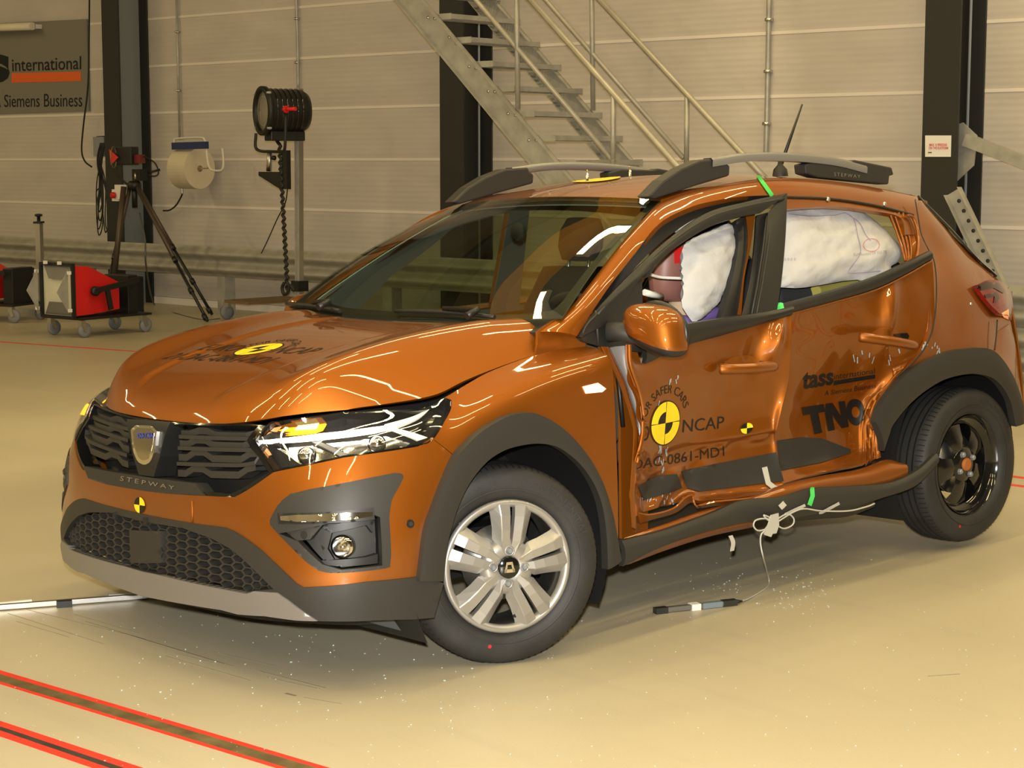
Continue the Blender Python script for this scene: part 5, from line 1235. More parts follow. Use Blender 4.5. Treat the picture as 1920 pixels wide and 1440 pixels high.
# ---- lettering and targets on the paint
def text_on(name, txt, Q, bvh, m, parent, bold=.0, spacing=1., off=.0013, shear=0.):
    V, F, _ = text_mesh(txt, bold, spacing, shear); return decal(name, V, F, quad(V, Q), bvh, m, parent, off)
def map3(c, ex, ey):          # local 2-D -> pixels through points of the place
    def f(V): return np.array([proj(c+ex*v[0]+ey*v[1]) for v in V])
    return f
hc = WS and hood.ev(hood.trace([(485, 655)]))[0]
hx, hy = np.array([0, 1., 0.02]), np.array([-.97, 0, .17])
f = map3(hc, hx, hy); R_ = .088
def hood_target():
    VV, FF, mi = [], [], []
    def put(V, F, m):
        b = len(VV); VV.extend((V*R_).tolist()); FF.extend([tuple(i+b for i in q) for q in F]); mi.extend([m]*len(F))
    for k in range(4):
        V, F = disc_mesh(0, .55, k*math.pi/2+.04, (k+1)*math.pi/2-.04, 10, 4); put(V, F, 1 if k in (1, 3) else 0)
        V, F = disc_mesh(.55, .95, k*math.pi/2+.03, (k+1)*math.pi/2-.03, 14, 4); put(V, F, 0)
        V, F = disc_mesh(.04, .95, k*math.pi/2-.04, k*math.pi/2+.04, 1, 8); put(V, F, 1)
    V, F = disc_mesh(.95, 1.02, 0, 2*math.pi, 48, 1); put(V, F, 1)
    o = decal('bonnet_target', np.array(VV), FF, f(VV), hbv, M['yellow'], car, .0012); o.data.materials.append(M['decal_black']); o.data.polygons.foreach_set('material_index', mi)
hood_target()
def hood_text(txt, x0, y0, h, bold=0., w=None, spacing=1.):
    V, F, (bw, bh) = text_mesh(txt, bold, spacing); w_ = w or bw/bh*h; L = V*np.array([w_, h])+np.array([x0, y0]); decal('bonnet_lettering', L, F, f(L), hbv, M['decal_black'], car, .0009)
hood_text('EURO', -.335, -.04, .085, .0, .22); hood_text('NCAP', .11, -.04, .085, .0, .22); hood_text('21-DAC-0861-MD1', -.36, -.175, .085, .0, .62)
def arc_text(name, txt, r0, h, a0, a1, fpx, bvh, par, bold=0.):
    V, F, _ = text_mesh(txt, bold); A = a0+(a1-a0)*V[:, 0]; r = r0+h*V[:, 1]; L = np.stack([r*np.cos(A), r*np.sin(A)], 1); return decal(name, L, F, fpx(L), bvh, M['decal_black'], par, .0011)
arc_text('bonnet_lettering', 'FOR SAFER CARS', .115, .035, math.radians(158), math.radians(22), f, hbv, car)
c0, ax, ay = np.array([1246.5, 793.]), np.array([27.7, -4.5]), np.array([2.5, -42.])
target_mesh('door_target', front_door, c0, ax, ay, fbv, .003, dark=(1, 3), inner=.5)
fp_ = lambda L: c0+L[:, :1]*ax+L[:, 1:]*ay
arc_text('door_lettering', 'FOR SAFER CARS', 1.32, .38, math.radians(172), math.radians(22), fp_, fbv, front_door)
text_on('door_lettering', 'NCAP', ((1279, 811), (1357, 803), (1358, 780), (1281, 787)), fbv, M['decal_black'], front_door)
text_on('door_lettering', 'O', ((1203, 828), (1216, 825), (1218, 798), (1206, 800)), fbv, M['decal_black'], front_door)
text_on('door_lettering', 'DAC-0861-MD1', ((1188, 881), (1358, 855), (1357, 836), (1190, 862)), fbv, M['decal_black'], front_door, .0)
target_mesh('door_target', front_door, (1399, 803), (11.5, -1.5), (.5, -10), fbv, .004)
text_on('door_lettering', 'tass', ((1503, 731), (1562, 721), (1563, 692), (1506, 698)), rbv, M['decal_black'], rear_door, .035)
text_on('door_lettering', 'international', ((1563, 712), (1640, 700), (1640, 690), (1564, 700)), rbv, M['decal_black'], rear_door, .0)
on_mesh('door_lettering', [(1563, 714), (1640, 702), (1640, 709), (1562, 722)], rbv, M['decal_black'], rear_door, .003, .001, 6)
text_on('door_lettering', 'A Siemens Business', ((1545, 742), (1642, 727), (1642, 718), (1547, 733)), rbv, M['decal_black'], rear_door, .0)
TQ = ((1514, 817), (1624, 793), (1618, 746), (1502, 764))
for poly in ([(.0, 1), (.36, 1), (.36, .72), (.245, .72), (.245, .0), (.115, .0), (.115, .72), (.0, .72)], [(.35, .0), (.35, .66), (.39, 1), (.50, 1), (.60, .45), (.60, 1), (.70, 1), (.70, .0), (.58, .0), (.46, .56), (.46, .0)]):
    on_mesh('door_lettering', quad(np.array(poly), TQ), rbv, M['decal_black'], rear_door, .0025, .0005, 7)
V, F = disc_mesh(.42, 1, 0, 2*math.pi, 32, 3); V = np.stack([.845+.155*V[:, 0], .5+.52*V[:, 1]], 1); decal('door_lettering', V, F, quad(V, TQ), rbv, M['decal_black'], rear_door, .003)
text_on('lettering', 'CONTINENTAL', ((0, 0), (1, 0), (1, 1), (0, 1)), rbv, M['cladding'], rear_door) if False else None
# ---- paint scuffs where the barrier hit (bare grey-blue streaks)
M['scrape'] = mat('grey_blue_scrape', (.30, .33, .36), .6)
def scrape(name, pxs, bvh, par, m=None):
    for p in pxs: on_mesh(name, p, bvh, m or M['scrape'], par, .0022, .0006, 5)
rs = random.Random(3)
def streaks(cx, cy, n, sx, sy, ln):
    out = []
    for _ in range(n):
        x, y = cx+rs.uniform(-sx, sx), cy+rs.uniform(-sy, sy); l = rs.uniform(.4, 1)*ln; w = rs.uniform(.5, 1.3); s_ = rs.uniform(-.4, .4)
        out.append([(x, y), (x+w*2, y-w), (x+w*2+s_*l, y+l-w), (x+s_*l, y+l)])
    return out
scrape('paint_scrape', streaks(1243, 800, 16, 9, 50, 14)+streaks(1235, 860, 8, 8, 20, 12)+streaks(1262, 712, 6, 14, 8, 10), fbv, front_door)
scrape('paint_scrape', streaks(1232, 925, 22, 30, 16, 8), fbv, front_door)
scrape('paint_scrape', streaks(1745, 645, 12, 18, 14, 9), qbv, car)
scrape('paint_scrape', streaks(1640, 665, 8, 50, 12, 14), rbv, rear_door)
# ---- airbags
def pouch(name, px, y, par, puff=.05, step=12, ytop=None, seed=0, wr=.012):
    poly = chaikin(np.array(px, float), 1); L = densify(poly, step); lo, hi = poly.min(0), poly.max(0)
    Q = np.stack(np.meshgrid(np.arange(lo[0]+step/2, hi[0], step), np.arange(lo[1]+step/2, hi[1], step), indexing='ij'), -1).reshape(-1, 2); Q = Q[inside(Q, poly)]
    Q = Q[np.min(((Q[:, None]-L[None])**2).sum(2), 1) > (.35*step)**2]
    V, _, F, *_r = delaunay_2d_cdt([Vector(p) for p in np.vstack([L, Q])], [(i, (i+1) % len(L)) for i in range(len(L))], [], 0, 1e-6); V = np.array([tuple(v) for v in V]); F = [f for f in F if inside([V[list(f)].mean(0)], poly)[0]]
    D = np.sqrt(np.min(((V[:, None]-densify(poly, 3)[None])**2).sum(2), 1)); vmin, vmax = V[:, 1].min(), V[:, 1].max(); A, B = [], []
    for (u, v), d in zip(V, D):
        t = (v-vmin)/(vmax-vmin); yy = y if ytop is None else ytop+(y-ytop)*t; p = at(u, v, y=yy); k = puff*min(1, (d/45.))**.5 if d > .5 else 0
        q = Vector((u*.016+v*.006, v*.030-u*.008, seed)); cr_ = (1-2.2*abs(mnoise.noise(q)))+.55*(1-2*abs(mnoise.noise(q*2.3)))+.2*mnoise.noise(q*6)-.6
        A.append(p+np.array([0, k+wr*(cr_-.35)*min(1, d/12), 0])); B.append(p-np.array([0, k*.8, 0]))
    mb = MB(); n = len(A); mb.add(A, F, True); mb.add(B, [tuple(reversed(f)) for f in F], True); return mb.build(name, M['airbag'], par, recalc=False)
ab1 = pouch('curtain_airbag', [(1452, 392), (1478, 394), (1492, 388), (1540, 386), (1585, 387), (1612, 393), (1640, 412), (1668, 438), (1692, 472), (1684, 492), (1668, 500), (1680, 509), (1660, 520), (1625, 530), (1603, 523), (1500, 541), (1452, 538)], .70, car, .05, 9, .60, 2, .013)
ab2 = pouch('side_airbag', [(1279, 462), (1300, 446), (1340, 430), (1372, 416), (1380, 450), (1376, 500), (1358, 550), (1332, 585), (1300, 606), (1288, 590), (1277, 572), (1280, 530), (1276, 505)], .66, car, .05, 8, .58, 7, .016)
pouch('curtain_airbag', [(1262, 434), (1300, 408), (1345, 392), (1350, 398), (1310, 412), (1275, 440)], .62, car, .012, 8, .61, 9, .01)
pv = bvh_of(ab1); M['pen'] = mat('violet_pen_line', (.30, .22, .36), .7)
def pen(pts, bvh, par, w=1.2, m=None):
    P = cr(np.array(pts, float), 6); d = np.gradient(P, axis=0); n = np.stack([-d[:, 1], d[:, 0]], 1); n /= np.linalg.norm(n, axis=1)[:, None]+1e-9
    L = np.vstack([P+n*w/2, P-n*w/2]); k = len(P); decal('pen_mark', L, [(i, i+1, k+i+1, k+i) for i in range(k-1)], L, bvh, m or M['pen'], par, .003)
pen([(1478, 402), (1520, 406), (1560, 404), (1585, 400), (1600, 412), (1607, 440), (1612, 475), (1590, 508), (1600, 512), (1650, 508)], pv, ab1)
pen([(1585, 400), (1610, 418), (1622, 440), (1632, 452)], pv, ab1)
pen([(1633+15*math.cos(a), 460+12*math.sin(a)) for a in np.linspace(0, 6.28, 13)], pv, ab1, 1.0, mat('red_pen_line', (.5, .12, .14), .7))
text_on('airbag_print', 'RuMAxxxxx 04 W6 P8', ((1600, 481), (1662, 475), (1662, 469), (1600, 475)), pv, mat('grey_print', (.33, .32, .33), .7), ab1, .0)
for k in range(12): on_mesh('barcode', [(1468+2*k, 484), (1469+2*k, 484), (1469+2*k, 489), (1468+2*k, 489)], pv, bpy.data.materials['grey_print'], ab1, .003, .0005, 4) if k % 3 else None
# ---- cabin
cab = empty('cabin'); cab.parent = car
dash = MB(); prof = [(-.36, 1.0), (-.50, 1.035), (-.66, 1.03), (-.76, .98), (-.80, .90), (-.74, .70), (-.60, .55)]
for sgn in (0,):
    A = [(x, .70, z_) for x, z_ in prof]; B = [(x, -.70, z_) for x, z_ in prof]; n = len(prof); dash.add(A+B, [(i, i+1, n+i+1, n+i) for i in range(n-1)]+[list(range(n)), list(range(n, 2*n))], False)
dash.build('dashboard', mat('dark_taupe_dash', (.060, .055, .042), .75), cab, bevel=.01)
bn = MB(); bn.lathe([(.16, 0), (.14, .03), (.0005, .045)], (-.66, .36, 1.01), (0, 0, 1), 20); bn.build('instrument_hood', M['interior'], cab)
stc = np.array([-.86, .36, .96]); stn = np.array([-.90, 0, .42]); d_, u_, w_ = frame(stn)
MB().tube([stc+.185*(math.cos(a)*u_+math.sin(a)*w_) for a in np.linspace(0, 2*math.pi, 33)[:-1]], .016, 8, closed=True).build('steering_wheel', M['interior'], cab)
MB().lathe([(.07, -.03), (.06, .02), (.0005, .03)], stc, stn, 16).build('steering_hub', M['interior'], cab)
def seat(x, y, rear=False):
    sb = MB(); w = .25 if not rear else .62; P = []
    for (dx, dz, hw, th) in ((0, .0, .92, .06), (-.06, .2, 1.0, .075), (-.13, .42, .95, .07), (-.18, .58, .72, .05)):
        ring = [(x+dx+th*math.cos(a), y+w*hw*(abs(math.sin(a))**.5)*math.copysign(1, math.sin(a)), .62+dz+.0*a) for a in np.linspace(0, 2*math.pi, 21)]; P.append(ring)
    sb.grid(np.array(P), True); n = 21; b0 = len(P)*21-21; sb.f.append(list(range(b0, b0+21))); sb.mi.append(0); sb.sm.append(False)
    sb.build('seat_back', M['seat'], cab)
    cu = MB(); cu.box((x+.26, y, .58), (.52, 2*w, .14)); cu.build('seat_cushion', M['seat'], cab, bevel=.05)
    for yy in ((y,) if not rear else (y-.4, y+.4)):
        hr = MB(); hr.lathe([(.001, -.09), (.075, -.085), (.10, -.03), (.10, .04), (.075, .09), (.001, .095)], (0, 0, 0), (0, 0, 1), 20); hr.v = [(vx*.5, vy*1.25, vz) for vx, vy, vz in hr.v]
        hr.build('headrest', M['seat'], cab, loc=(x-.22, yy, 1.31 if not rear else 1.22), rot=(0, -.2, 0))
        for s__ in (-.06, .06): MB().tube([(x-.19, yy+s__, 1.15), (x-.215, yy+s__, 1.26)], .007, 6).build('headrest_post', M['steel'], cab)
seat(-1.32, -.36); seat(-1.36, .30); seat(-2.2, 0, True)
MB().box((-1.5, 0, .42), (2.2, 1.4, .06)).build('cabin_floor', M['interior'], cab)
rl = whole('headlining', RF, mat('pale_headlining', (.30, .28, .25), .9), cab, th=.004, n=3, off=-.03)
MB().lathe([(.0005, -.012), (.03, -.012), (.035, 0), (.03, .012), (.0005, .012)], (0, 0, 0), (1, 0, 0), 20).build('rear_view_mirror', M['interior'], cab, loc=(-.86, 0, 1.36))
# pillars seen through the near window
strip('centre_pillar', pxy((1398, 400, .60), (1396, 460, .64), (1384, 520, .69), (1372, 590, .72)), pxy((1416, 400, .60), (1408, 460, .64), (1396, 520, .69), (1390, 590, .72)), M['paint_in'], car, th=.03, out=(0, 1, 0))
strip('pillar_seal', pxy((1380, 412, .60), (1384, 460, .64), (1372, 530, .69), (1352, 600, .72)), pxy((1400, 404, .60), (1402, 460, .64), (1394, 530, .69), (1384, 600, .72)), M['seal'], car, th=.03, out=(0, 1, 0), bulge=.01)
strip('door_inner', pxy((1260, 640, .70), (1340, 615, .70), (1420, 595, .70), (1490, 580, .70), (1600, 540, .69), (1700, 500, .70)), pxy((1260, 760, .66), (1340, 750, .64), (1420, 740, .62), (1490, 700, .60), (1600, 680, .58), (1700, 650, .58)), M['interior'], cab, out=(0, -1, 0))
MB().tube(cr(pxy((1528, 546, .60), (1550, 542, .59), (1585, 534, .58), (1630, 526, .57)), 5), .022, 10).build('seat_padding', mat('yellow_foam', (.36, .32, .07), .8), cab)
MB().tube(cr(pxy((1440, 560, .55), (1500, 552, .54), (1580, 545, .52), (1680, 512, .52)), 5), .05, 10).build('seat_bolster', M['seat'], cab)
MB().tube(cr(pxy((1540, 548, .58), (1580, 536, .585), (1600, 530, .58)), 5), .012, 8).build('seat_belt', mat('blue_webbing', (.06, .07, .14), .7), cab)
# ---- crash dummy in the driver seat
dum = empty('crash_test_dummy', (0, 0, 0), (0, 0, 0), 'crash test dummy with brown vinyl head seated behind the front airbag', 'dummy')
car_M = Matrix.Translation((0, 0, CAR_DROP)) @ Matrix.Rotation(CAR_ROLL, 4, 'X')
hd = at(1262, 492, y=.36)
dum.matrix_world = car_M @ Matrix.Translation((hd[0]-.05, .30, .62))
org = np.array([hd[0]-.05, .30, .62])
def blob(rings, n=20):          # (centre xyz, rx, ry)
    P = np.array([[(c[0]+rx*math.cos(a), c[1]+ry*math.sin(a), c[2]) for a in np.linspace(0, 2*math.pi, n+1)] for c, rx, ry in rings])
    mb = MB(); mb.grid(P-org, True); return mb
h0 = hd
rings = [((h0[0]-.02, h0[1], h0[2]-.150), .045, .042), ((h0[0]+.03, h0[1], h0[2]-.135), .055, .05), ((h0[0]+.035, h0[1], h0[2]-.10), .075, .062), ((h0[0]+.02, h0[1], h0[2]-.05), .095, .070), ((h0[0]+.012, h0[1], h0[2]), .10, .076), ((h0[0], h0[1], h0[2]+.05), .102, .078), ((h0[0]-.01, h0[1], h0[2]+.09), .085, .066), ((h0[0]-.015, h0[1], h0[2]+.115), .05, .04), ((h0[0]-.015, h0[1], h0[2]+.122), .004, .004)]
hdo = blob(rings).build('head', M['skin'], dum)
MB().lathe([(.012, -.02), (.016, 0), (.004, .012)], np.array(h0)+np.array([.108, 0, -.025])-org, (1, 0, -.3), 10).build('nose', M['skin'], hdo)
MB().box(np.array(h0)+np.array([.05, .078, .03])-org, (.05, .004, .06)).build('target_patch', mat('red_patch', (.7, .02, .02), .5), hdo)
nk = MB(); nk.lathe([(.055, -.12), (.05, -.05), (.045, .02)], np.array(h0)+np.array([-.04, 0, -.15])-org, (0, 0, 1), 16); nk.build('neck', M['tan'], dum)
blob([((h0[0]-.10, .30, .60), .15, .17), ((h0[0]-.09, .30, .75), .14, .17), ((h0[0]-.08, .30, .90), .14, .19), ((h0[0]-.07, .31, h0[2]-.28), .13, .21), ((h0[0]-.06, .32, h0[2]-.22), .08, .13), ((h0[0]-.06, .33, h0[2]-.20), .05, .05)]).build('torso', M['tan'], dum)
MB().tube(np.array([(h0[0]-.06, .48, h0[2]-.29), (h0[0]+.0, .52, h0[2]-.40), (h0[0]+.08, .54, h0[2]-.50), (h0[0]+.25, .45, h0[2]-.48)])-org, [.065, .06, .05, .035], 12).build('arm', M['skin'], dum)
MB().tube(cr(np.array([(h0[0]+.05, .16, h0[2]-.36), (h0[0]+.075, .32, h0[2]-.24), (h0[0]-.0, .45, h0[2]-.235), (h0[0]-.08, .50, h0[2]-.30)])-org, 5), .03, 8).build('harness', M['purple'], dum)
MB().tube(cr(pxy((1300, 600, .56), (1330, 590, .56), (1350, 588, .54), (1360, 600, .52))-org, 5), .025, 8).build('shoulder_pad', M['purple'], dum)
MB().tube(cr(pxy((1216, 514, .55), (1240, 520, .55), (1280, 522, .58)), 5), .006, 6).build('head_strap', M['white'], cab)
MB().tube(pxy((1208, 548, .55), (1222, 552, .55), (1240, 556, .54)), .012, 8).build('connector', M['white'], cab)
# ---- tapes on the body
def tape_on(px, bvh, m, w, nm='tape'):
    P = np.array(px, float); d = np.gradient(P, axis=0); n = np.stack([-d[:, 1], d[:, 0]], 1); n /= np.linalg.norm(n, axis=1)[:, None]
    poly = np.vstack([P+n*w/2, (P-n*w/2)[::-1]]); return on_mesh(nm, poly, bvh, m, car, .005, .001, 5)
bodybv = bvh_of([o for o in car.children if o.type == 'MESH' and o.name.split('.')[0] in ('cant_rail', 'sill_trim', 'rocker', 'roof')])
tape_on([(1421, 331), (1430, 345), (1446, 367)], bodybv, M['green_tape'], 7, 'green_tape')
tape_on([(1521, 914), (1522, 930), (1516, 947)], bodybv, M['green_tape'], 8, 'green_tape')
on_mesh('green_tape', [(1457, 568), (1464, 567), (1466, 581), (1459, 583)], bvh_of([o for o in rear_door.children if o.name.startswith('belt_trim')]+[fdo]), M['green_tape'], car, .012, .001, 5)
tape_on([(1432, 876), (1439, 906), (1458, 922)], fbv, M['grey_tape'], 10, 'grey_tape')
hang = pxy((1366, 1005, .86), (1371, 1018, .862), (1369, 1034, .862)); hang2 = [p+np.array([-.022, 0, 0]) for p in hang]
strip('grey_tape', hang, hang2, M['grey_tape'], car, th=.001, out=(0, 1, 0))
tape_on([(1461, 952), (1470, 944)], bodybv, M['grey_tape'], 10, 'grey_tape'); tape_on([(1470, 964), (1508, 947)], bodybv, M['grey_tape'], 5, 'grey_tape'); tape_on([(1535, 962), (1572, 943)], bodybv, M['grey_tape'], 5, 'grey_tape')
# wiring bundle taped under the sill, with its two loops
wr_ = MB(); yb = .895
def wire(px, r=.0032, y=.90, nm='sensor_wire', par=car): return MB().tube(cr([at(u, v, y=y) for u, v in px], 6), r, 6).build(nm, M['grey_tape'], par)
wire([(1460, 985), (1440, 973), (1418, 975), (1413, 986), (1422, 995), (1440, 990), (1455, 978)]); wire([(1450, 978), (1475, 964), (1488, 972), (1486, 984), (1470, 991), (1455, 984)]); wire([(1448, 972), (1432, 966), (1440, 975), (1452, 980)]); wire([(1455, 980), (1500, 955), (1540, 958), (1590, 958), (1625, 950), (1640, 944)])
bl = [at(u, v, y=.905) for u, v in ((1446, 966), (1460, 962), (1461, 985), (1456, 1000), (1449, 1001), (1446, 1007), (1440, 1005), (1434, 1003), (1432, 996), (1440, 985))]
nb_ = len(bl); MB().add(bl+[p-np.array([0, .004, 0]) for p in bl], [list(range(nb_)), list(reversed(range(nb_, 2*nb_)))]+[(i, (i+1) % nb_, nb_+(i+1) % nb_, nb_+i) for i in range(nb_)], False).build('grey_tape', M['grey_tape'], car)
# ================================================================== THINGS AROUND THE CAR
# contact light bar on the floor and its lead
def wpt(u, v, z=0.): return atw(u, v, z)
lb = empty('light_bar', tuple(wpt(1310, 1137)), (0, 0, 0), 'grey sensor bar lying on the floor below the crushed doors', 'sensor bar')
lo_ = np.array(lb.location); A, B = wpt(1229, 1145, .012), wpt(1374, 1129, .012)
MB().bar(A-lo_, B-lo_, .024, .018).build('body', mat('grey_metal', (.20, .19, .18), .4, .5), lb, bevel=.003)
d = (B-A)/np.linalg.norm(B-A)
MB().bar(A-lo_-d*.003, A+d*.045-lo_, .028, .021).build('end_cap', M['cladding'], lb); MB().bar(B-d*.045-lo_, B+d*.012-lo_, .028, .021).build('end_cap', M['cladding'], lb)
MB().tube([B+d*.01-lo_, B+d*.04-lo_], [.010, .003], 8).build('strain_relief', M['black'], lb)
mid = (A+B)/2; MB().bar(mid-d*.018-lo_, mid+d*.018-lo_, .034, .023).build('white_tape', M['white'], lb)
MB().bar(B-d*.13-lo_, B-d*.05-lo_, .0255, .0195).build('blue_mark', mat('blue_grey_mark', (.16, .20, .23), .5), lb)
ln = empty('sensor_lead', tuple(wpt(1442, 1096)), (0, 0, 0), 'thin grey lead hanging from the sill down to the sensor bar', 'cable')
def c2w(p): return RX @ np.asarray(p)+np.array([0, 0, CAR_DROP])
top = [c2w(at(u, v, y=.905)) for u, v in ((1434, 995), (1427, 1003), (1426, 1020), (1431, 1045))]
P = np.array(top+[wpt(1438, 1072, .06), wpt(1442, 1090, .004), wpt(1436, 1102, .004), wpt(1420, 1113, .004), wpt(1402, 1123, .006), B+d*.03])
MB().tube(cr(P, 6)-np.array(ln.location), .0032, 6).build('lead', M['grey_tape'], ln)
# silver pole beneath the nose
pl = empty('measuring_pole', tuple(wpt(120, 1131)), (0, 0, 0), 'white and silver measuring pole lying under the front bumper', 'pole')
A, B = wpt(-60, 1143, .012), wpt(330, 1113, .012); l0 = np.array(pl.location)
MB().bar(A-l0, B-l0, .022, .02).build('rod', M['steel'], pl, bevel=.003); d = (B-A)/np.linalg.norm(B-A); n_ = np.array([-d[1], d[0], 0])
MB().bar(A-l0+n_*.012+np.array([0, 0, .002]), wpt(60, 1131, .012)-l0+n_*.012+np.array([0, 0, .002]), .012, .018).build('white_strip', M['white'], pl); MB().bar(wpt(205, 1121, .012)-l0+n_*.010, B-l0+n_*.010, .012, .018).build('white_strip', M['white'], pl)
MB().bar(wpt(106, 1133, .012)-l0, wpt(135, 1131, .012)-l0, .026, .024).build('black_wrap', M['black'], pl)
# broken glass crumbs scattered over the floor
M['crumb'] = mat('glass_crumb', (.62, .74, .70), .12, 0, .5, trans=.3)
mb = MB(); r7 = random.Random(11)
def crumb(x, y, s, px=None):
    if px and (1215 < px[0] < 1410 and 1115 < px[1] < 1155 or px[0] < 345 and px[1] < 1150 or 1395 < px[0] < 1450 and 1040 < px[1] < 1130): return
    h = s*r7.uniform(.5, 1); a = r7.uniform(0, 6.28); P = []
    for k in range(4): P.append((x+s*math.cos(a+k*1.57)*r7.uniform(.6, 1.1), y+s*math.sin(a+k*1.57)*r7.uniform(.6, 1.1), 0))
    mb.add([(p[0], p[1], .0005) for p in P]+[(p[0]*.9+x*.1, p[1]*.9+y*.1, h) for p in P], [(4, 5, 6, 7), (0, 1, 5, 4), (1, 2, 6, 5), (2, 3, 7, 6), (3, 0, 4, 7)], False)
for _ in range(420):
    u, v = r7.uniform(0, 1920), r7.uniform(1050, 1440); p = wpt(u, v); crumb(p[0], p[1], r7.uniform(.0012, .0032), (u, v))
for _ in range(150):
    u, v = r7.gauss(1440, 70), r7.gauss(1108, 22); p = wpt(u, v); crumb(p[0], p[1], r7.uniform(.0015, .0042), (u, v))
for _ in range(60):
    u, v = r7.uniform(200, 900), r7.uniform(1170, 1330); p = wpt(u, v); crumb(p[0], p[1], r7.uniform(.002, .0045))
gc = mb.build('glass_crumbs', M['crumb']); tag(gc, 'tiny crumbs of broken window glass scattered on the floor', 'broken glass', None, 'stuff')
# ---- wall sign at the left
sg = empty('wall_sign', tuple(ato(84, 208, .02)), (0, 0, 0), 'grey wall sign reading international over an orange bar', 'sign')
def sgp(u, v, o=.03): return ato(u, v, o)-np.array(sg.location)
def sgl(nm, pxs, m, o=.03, th=.003):
    P = [sgp(*p, o) for p in pxs]; k = len(P); return MB().add(P+[p+WALL_N*th for p in P], [list(reversed(range(k))), list(range(k, 2*k))]+[(i, (i+1) % k, k+(i+1) % k, k+i) for i in range(k)], False).build(nm, m, sg)
sgl('board', [(-160, 218), (169, 208), (165, 36), (-160, 52)], mat('grey_sign_board', (.20, .19, .165), .55), .01, .02)
sgl('orange_bar', [(22, 155), (152, 152), (152, 134), (22, 137)], mat('orange_print', (.75, .13, .02), .5), .031)
def sgt(txt, Q, m, bold=.01, nm='lettering', spacing=1.):
    V, F, _ = text_mesh(txt, bold, spacing); Q = [sgp(*q, .034) for q in Q]; s, t = V[:, :1], V[:, 1:2]; P = Q[0]*(1-s)*(1-t)+Q[1]*s*(1-t)+Q[2]*s*t+Q[3]*(1-s)*t; return MB().add(P, F, False).build(nm, m, sg, recalc=False)
sgt('international', ((23, 134), (152, 130), (152, 105), (22, 110)), M['decal_black'], .006); sgt('A Siemens Business', ((-12, 201), (154, 200), (154, 174), (-12, 178)), M['decal_black'], .0)
sgt('tass', ((-150, 158), (18, 155), (18, 84), (-150, 92)), M['decal_black'], .08)
# strip lamp above the sign
wl = empty('wall_lamp', tuple(ato(30, 50, .1)), (0, 0, 0), 'short cream tube lamp fixed above the grey wall sign', 'lamp')
A, B = ato(-80, 55, .16), ato(61, 49, .16); MB().tube([A-np.array(wl.location), B-np.array(wl.location)], .045, 12).build('tube_cover', mat('cream_tube', (.72, .66, .50), .4), wl); MB().bar(A+WALL_N*-.08-np.array(wl.location), B+WALL_N*-.08-np.array(wl.location), .10, .05).build('bracket', M['white'], wl)
# ---- hanging cables on the left
def cable(name, pts, r, lab, m=M['cable'], cat='cable'):
    P = cr(np.array(pts, float), 6); e = P[-1].copy(); o = MB().tube(P-e, r, 6).build(name, m, None, tuple(e)); return tag(o, lab, cat)
cable('hanging_cable', [ato(168, -40, .15), ato(167, 60, .15), ato(165, 160, .15), ato(157, 230, .15), ato(153, 280, .15), ato(159, 302, .14), ato(172, 313, .13)], .010, 'black cable looping down beside the grey sign')
hb = empty('cable_bundle', tuple(ato(185, 440, .3)), (0, 0, 0), 'bundle of thin black cables hanging beside the left column', 'cables')
rb = random.Random(5)
for k in range(9):
    u0 = 184+rb.uniform(-2, 8); u1 = 180+rb.uniform(-3, 24); v1 = 380+rb.uniform(0, 62)
    P = [ato(u0+6, 268, .35), ato(u0, 300, .35), ato((u0+u1)/2+rb.uniform(-6, 6), 345, .3), ato(u1, v1-20, .3), ato(u1+4, v1, .3), ato(u1+10, v1-30, .3), ato(u1+8, 320, .3)]
    MB().tube(cr(np.array(P)-np.array(hb.location), 5), .007, 5).build('cable', M['cable'], hb)
jb = empty('junction_box', tuple(ato(192, 280, .2)), (0, 0, 0), 'grey box on the wall above the hanging cables', 'box')
MB().bar(ato(183, 275, .25)-np.array(jb.location), ato(203, 275, .25)-np.array(jb.location), .12, .22).build('body', mat('blue_grey_box', (.24, .24, .27), .5), jb); MB().bar(ato(186, 258, .25)-np.array(jb.location), ato(203, 257, .25)-np.array(jb.location), .08, .03).build('lid', M['black'], jb)
# emergency stop box on the column
es = empty('stop_switch', tuple(ato(226, 360, .46)), (0, 0, 0), 'small white switch box with a red button on the left column', 'switch')
MB().box((0, 0, 0), (.07, .12, .16)).build('box', M['white'], es, rot=(0, 0, .12)); MB().box((0, 0, 0), (.06, .10, .13)).build('box', M['white'], es, tuple(ato(219, 366, .47)-np.array(es.location)), (0, 0, .12))
MB().lathe([(.035, 0), (.035, .03), (.02, .04)], (.04, 0, 0)+ato(220, 366, .47)-np.array(es.location), tuple(WALL_N), 14, False, True).build('button', M['red_paint'], es)
# ---- paper roll on the wall
pr = empty('paper_roll_holder', tuple(ato(356, 350, .3)), (0, 0, 0), 'big cream paper roll on a white wall bracket', 'paper roll')
pc = ato(357, 316, .30); pl0 = np.array(pr.location); axr = (CAM_POS-pc)*np.array([1, 1, 0]); axr = axr/np.linalg.norm(axr); ca, sa = math.cos(.72), math.sin(.72); axr = np.array([axr[0]*ca-axr[1]*sa, axr[0]*sa+axr[1]*ca, 0])
R0 = 43*np.linalg.norm((pc-CAM_POS) @ MW[2])/FPX*.88
M['paper'] = mat('cream_paper', (.66, .58, .42), .85)
roll = MB().lathe([(.035, -.13), (R0, -.13), (R0, .15), (.03, .15)], pc-pl0, axr, 40, smooth=False).build('paper_roll', M['paper'], pr)
MB().lathe([(.034, -.13), (.034, .155), (.010, .156)], pc-pl0, axr, 20, False, True).build('core', mat('cardboard_core', (.32, .20, .09), .8), pr)
def wt(px, o, r, nm, m): return MB().tube(cr(np.array([ato(*p, o) for p in px])-pl0, 5), r, 8).build(nm, m, pr)
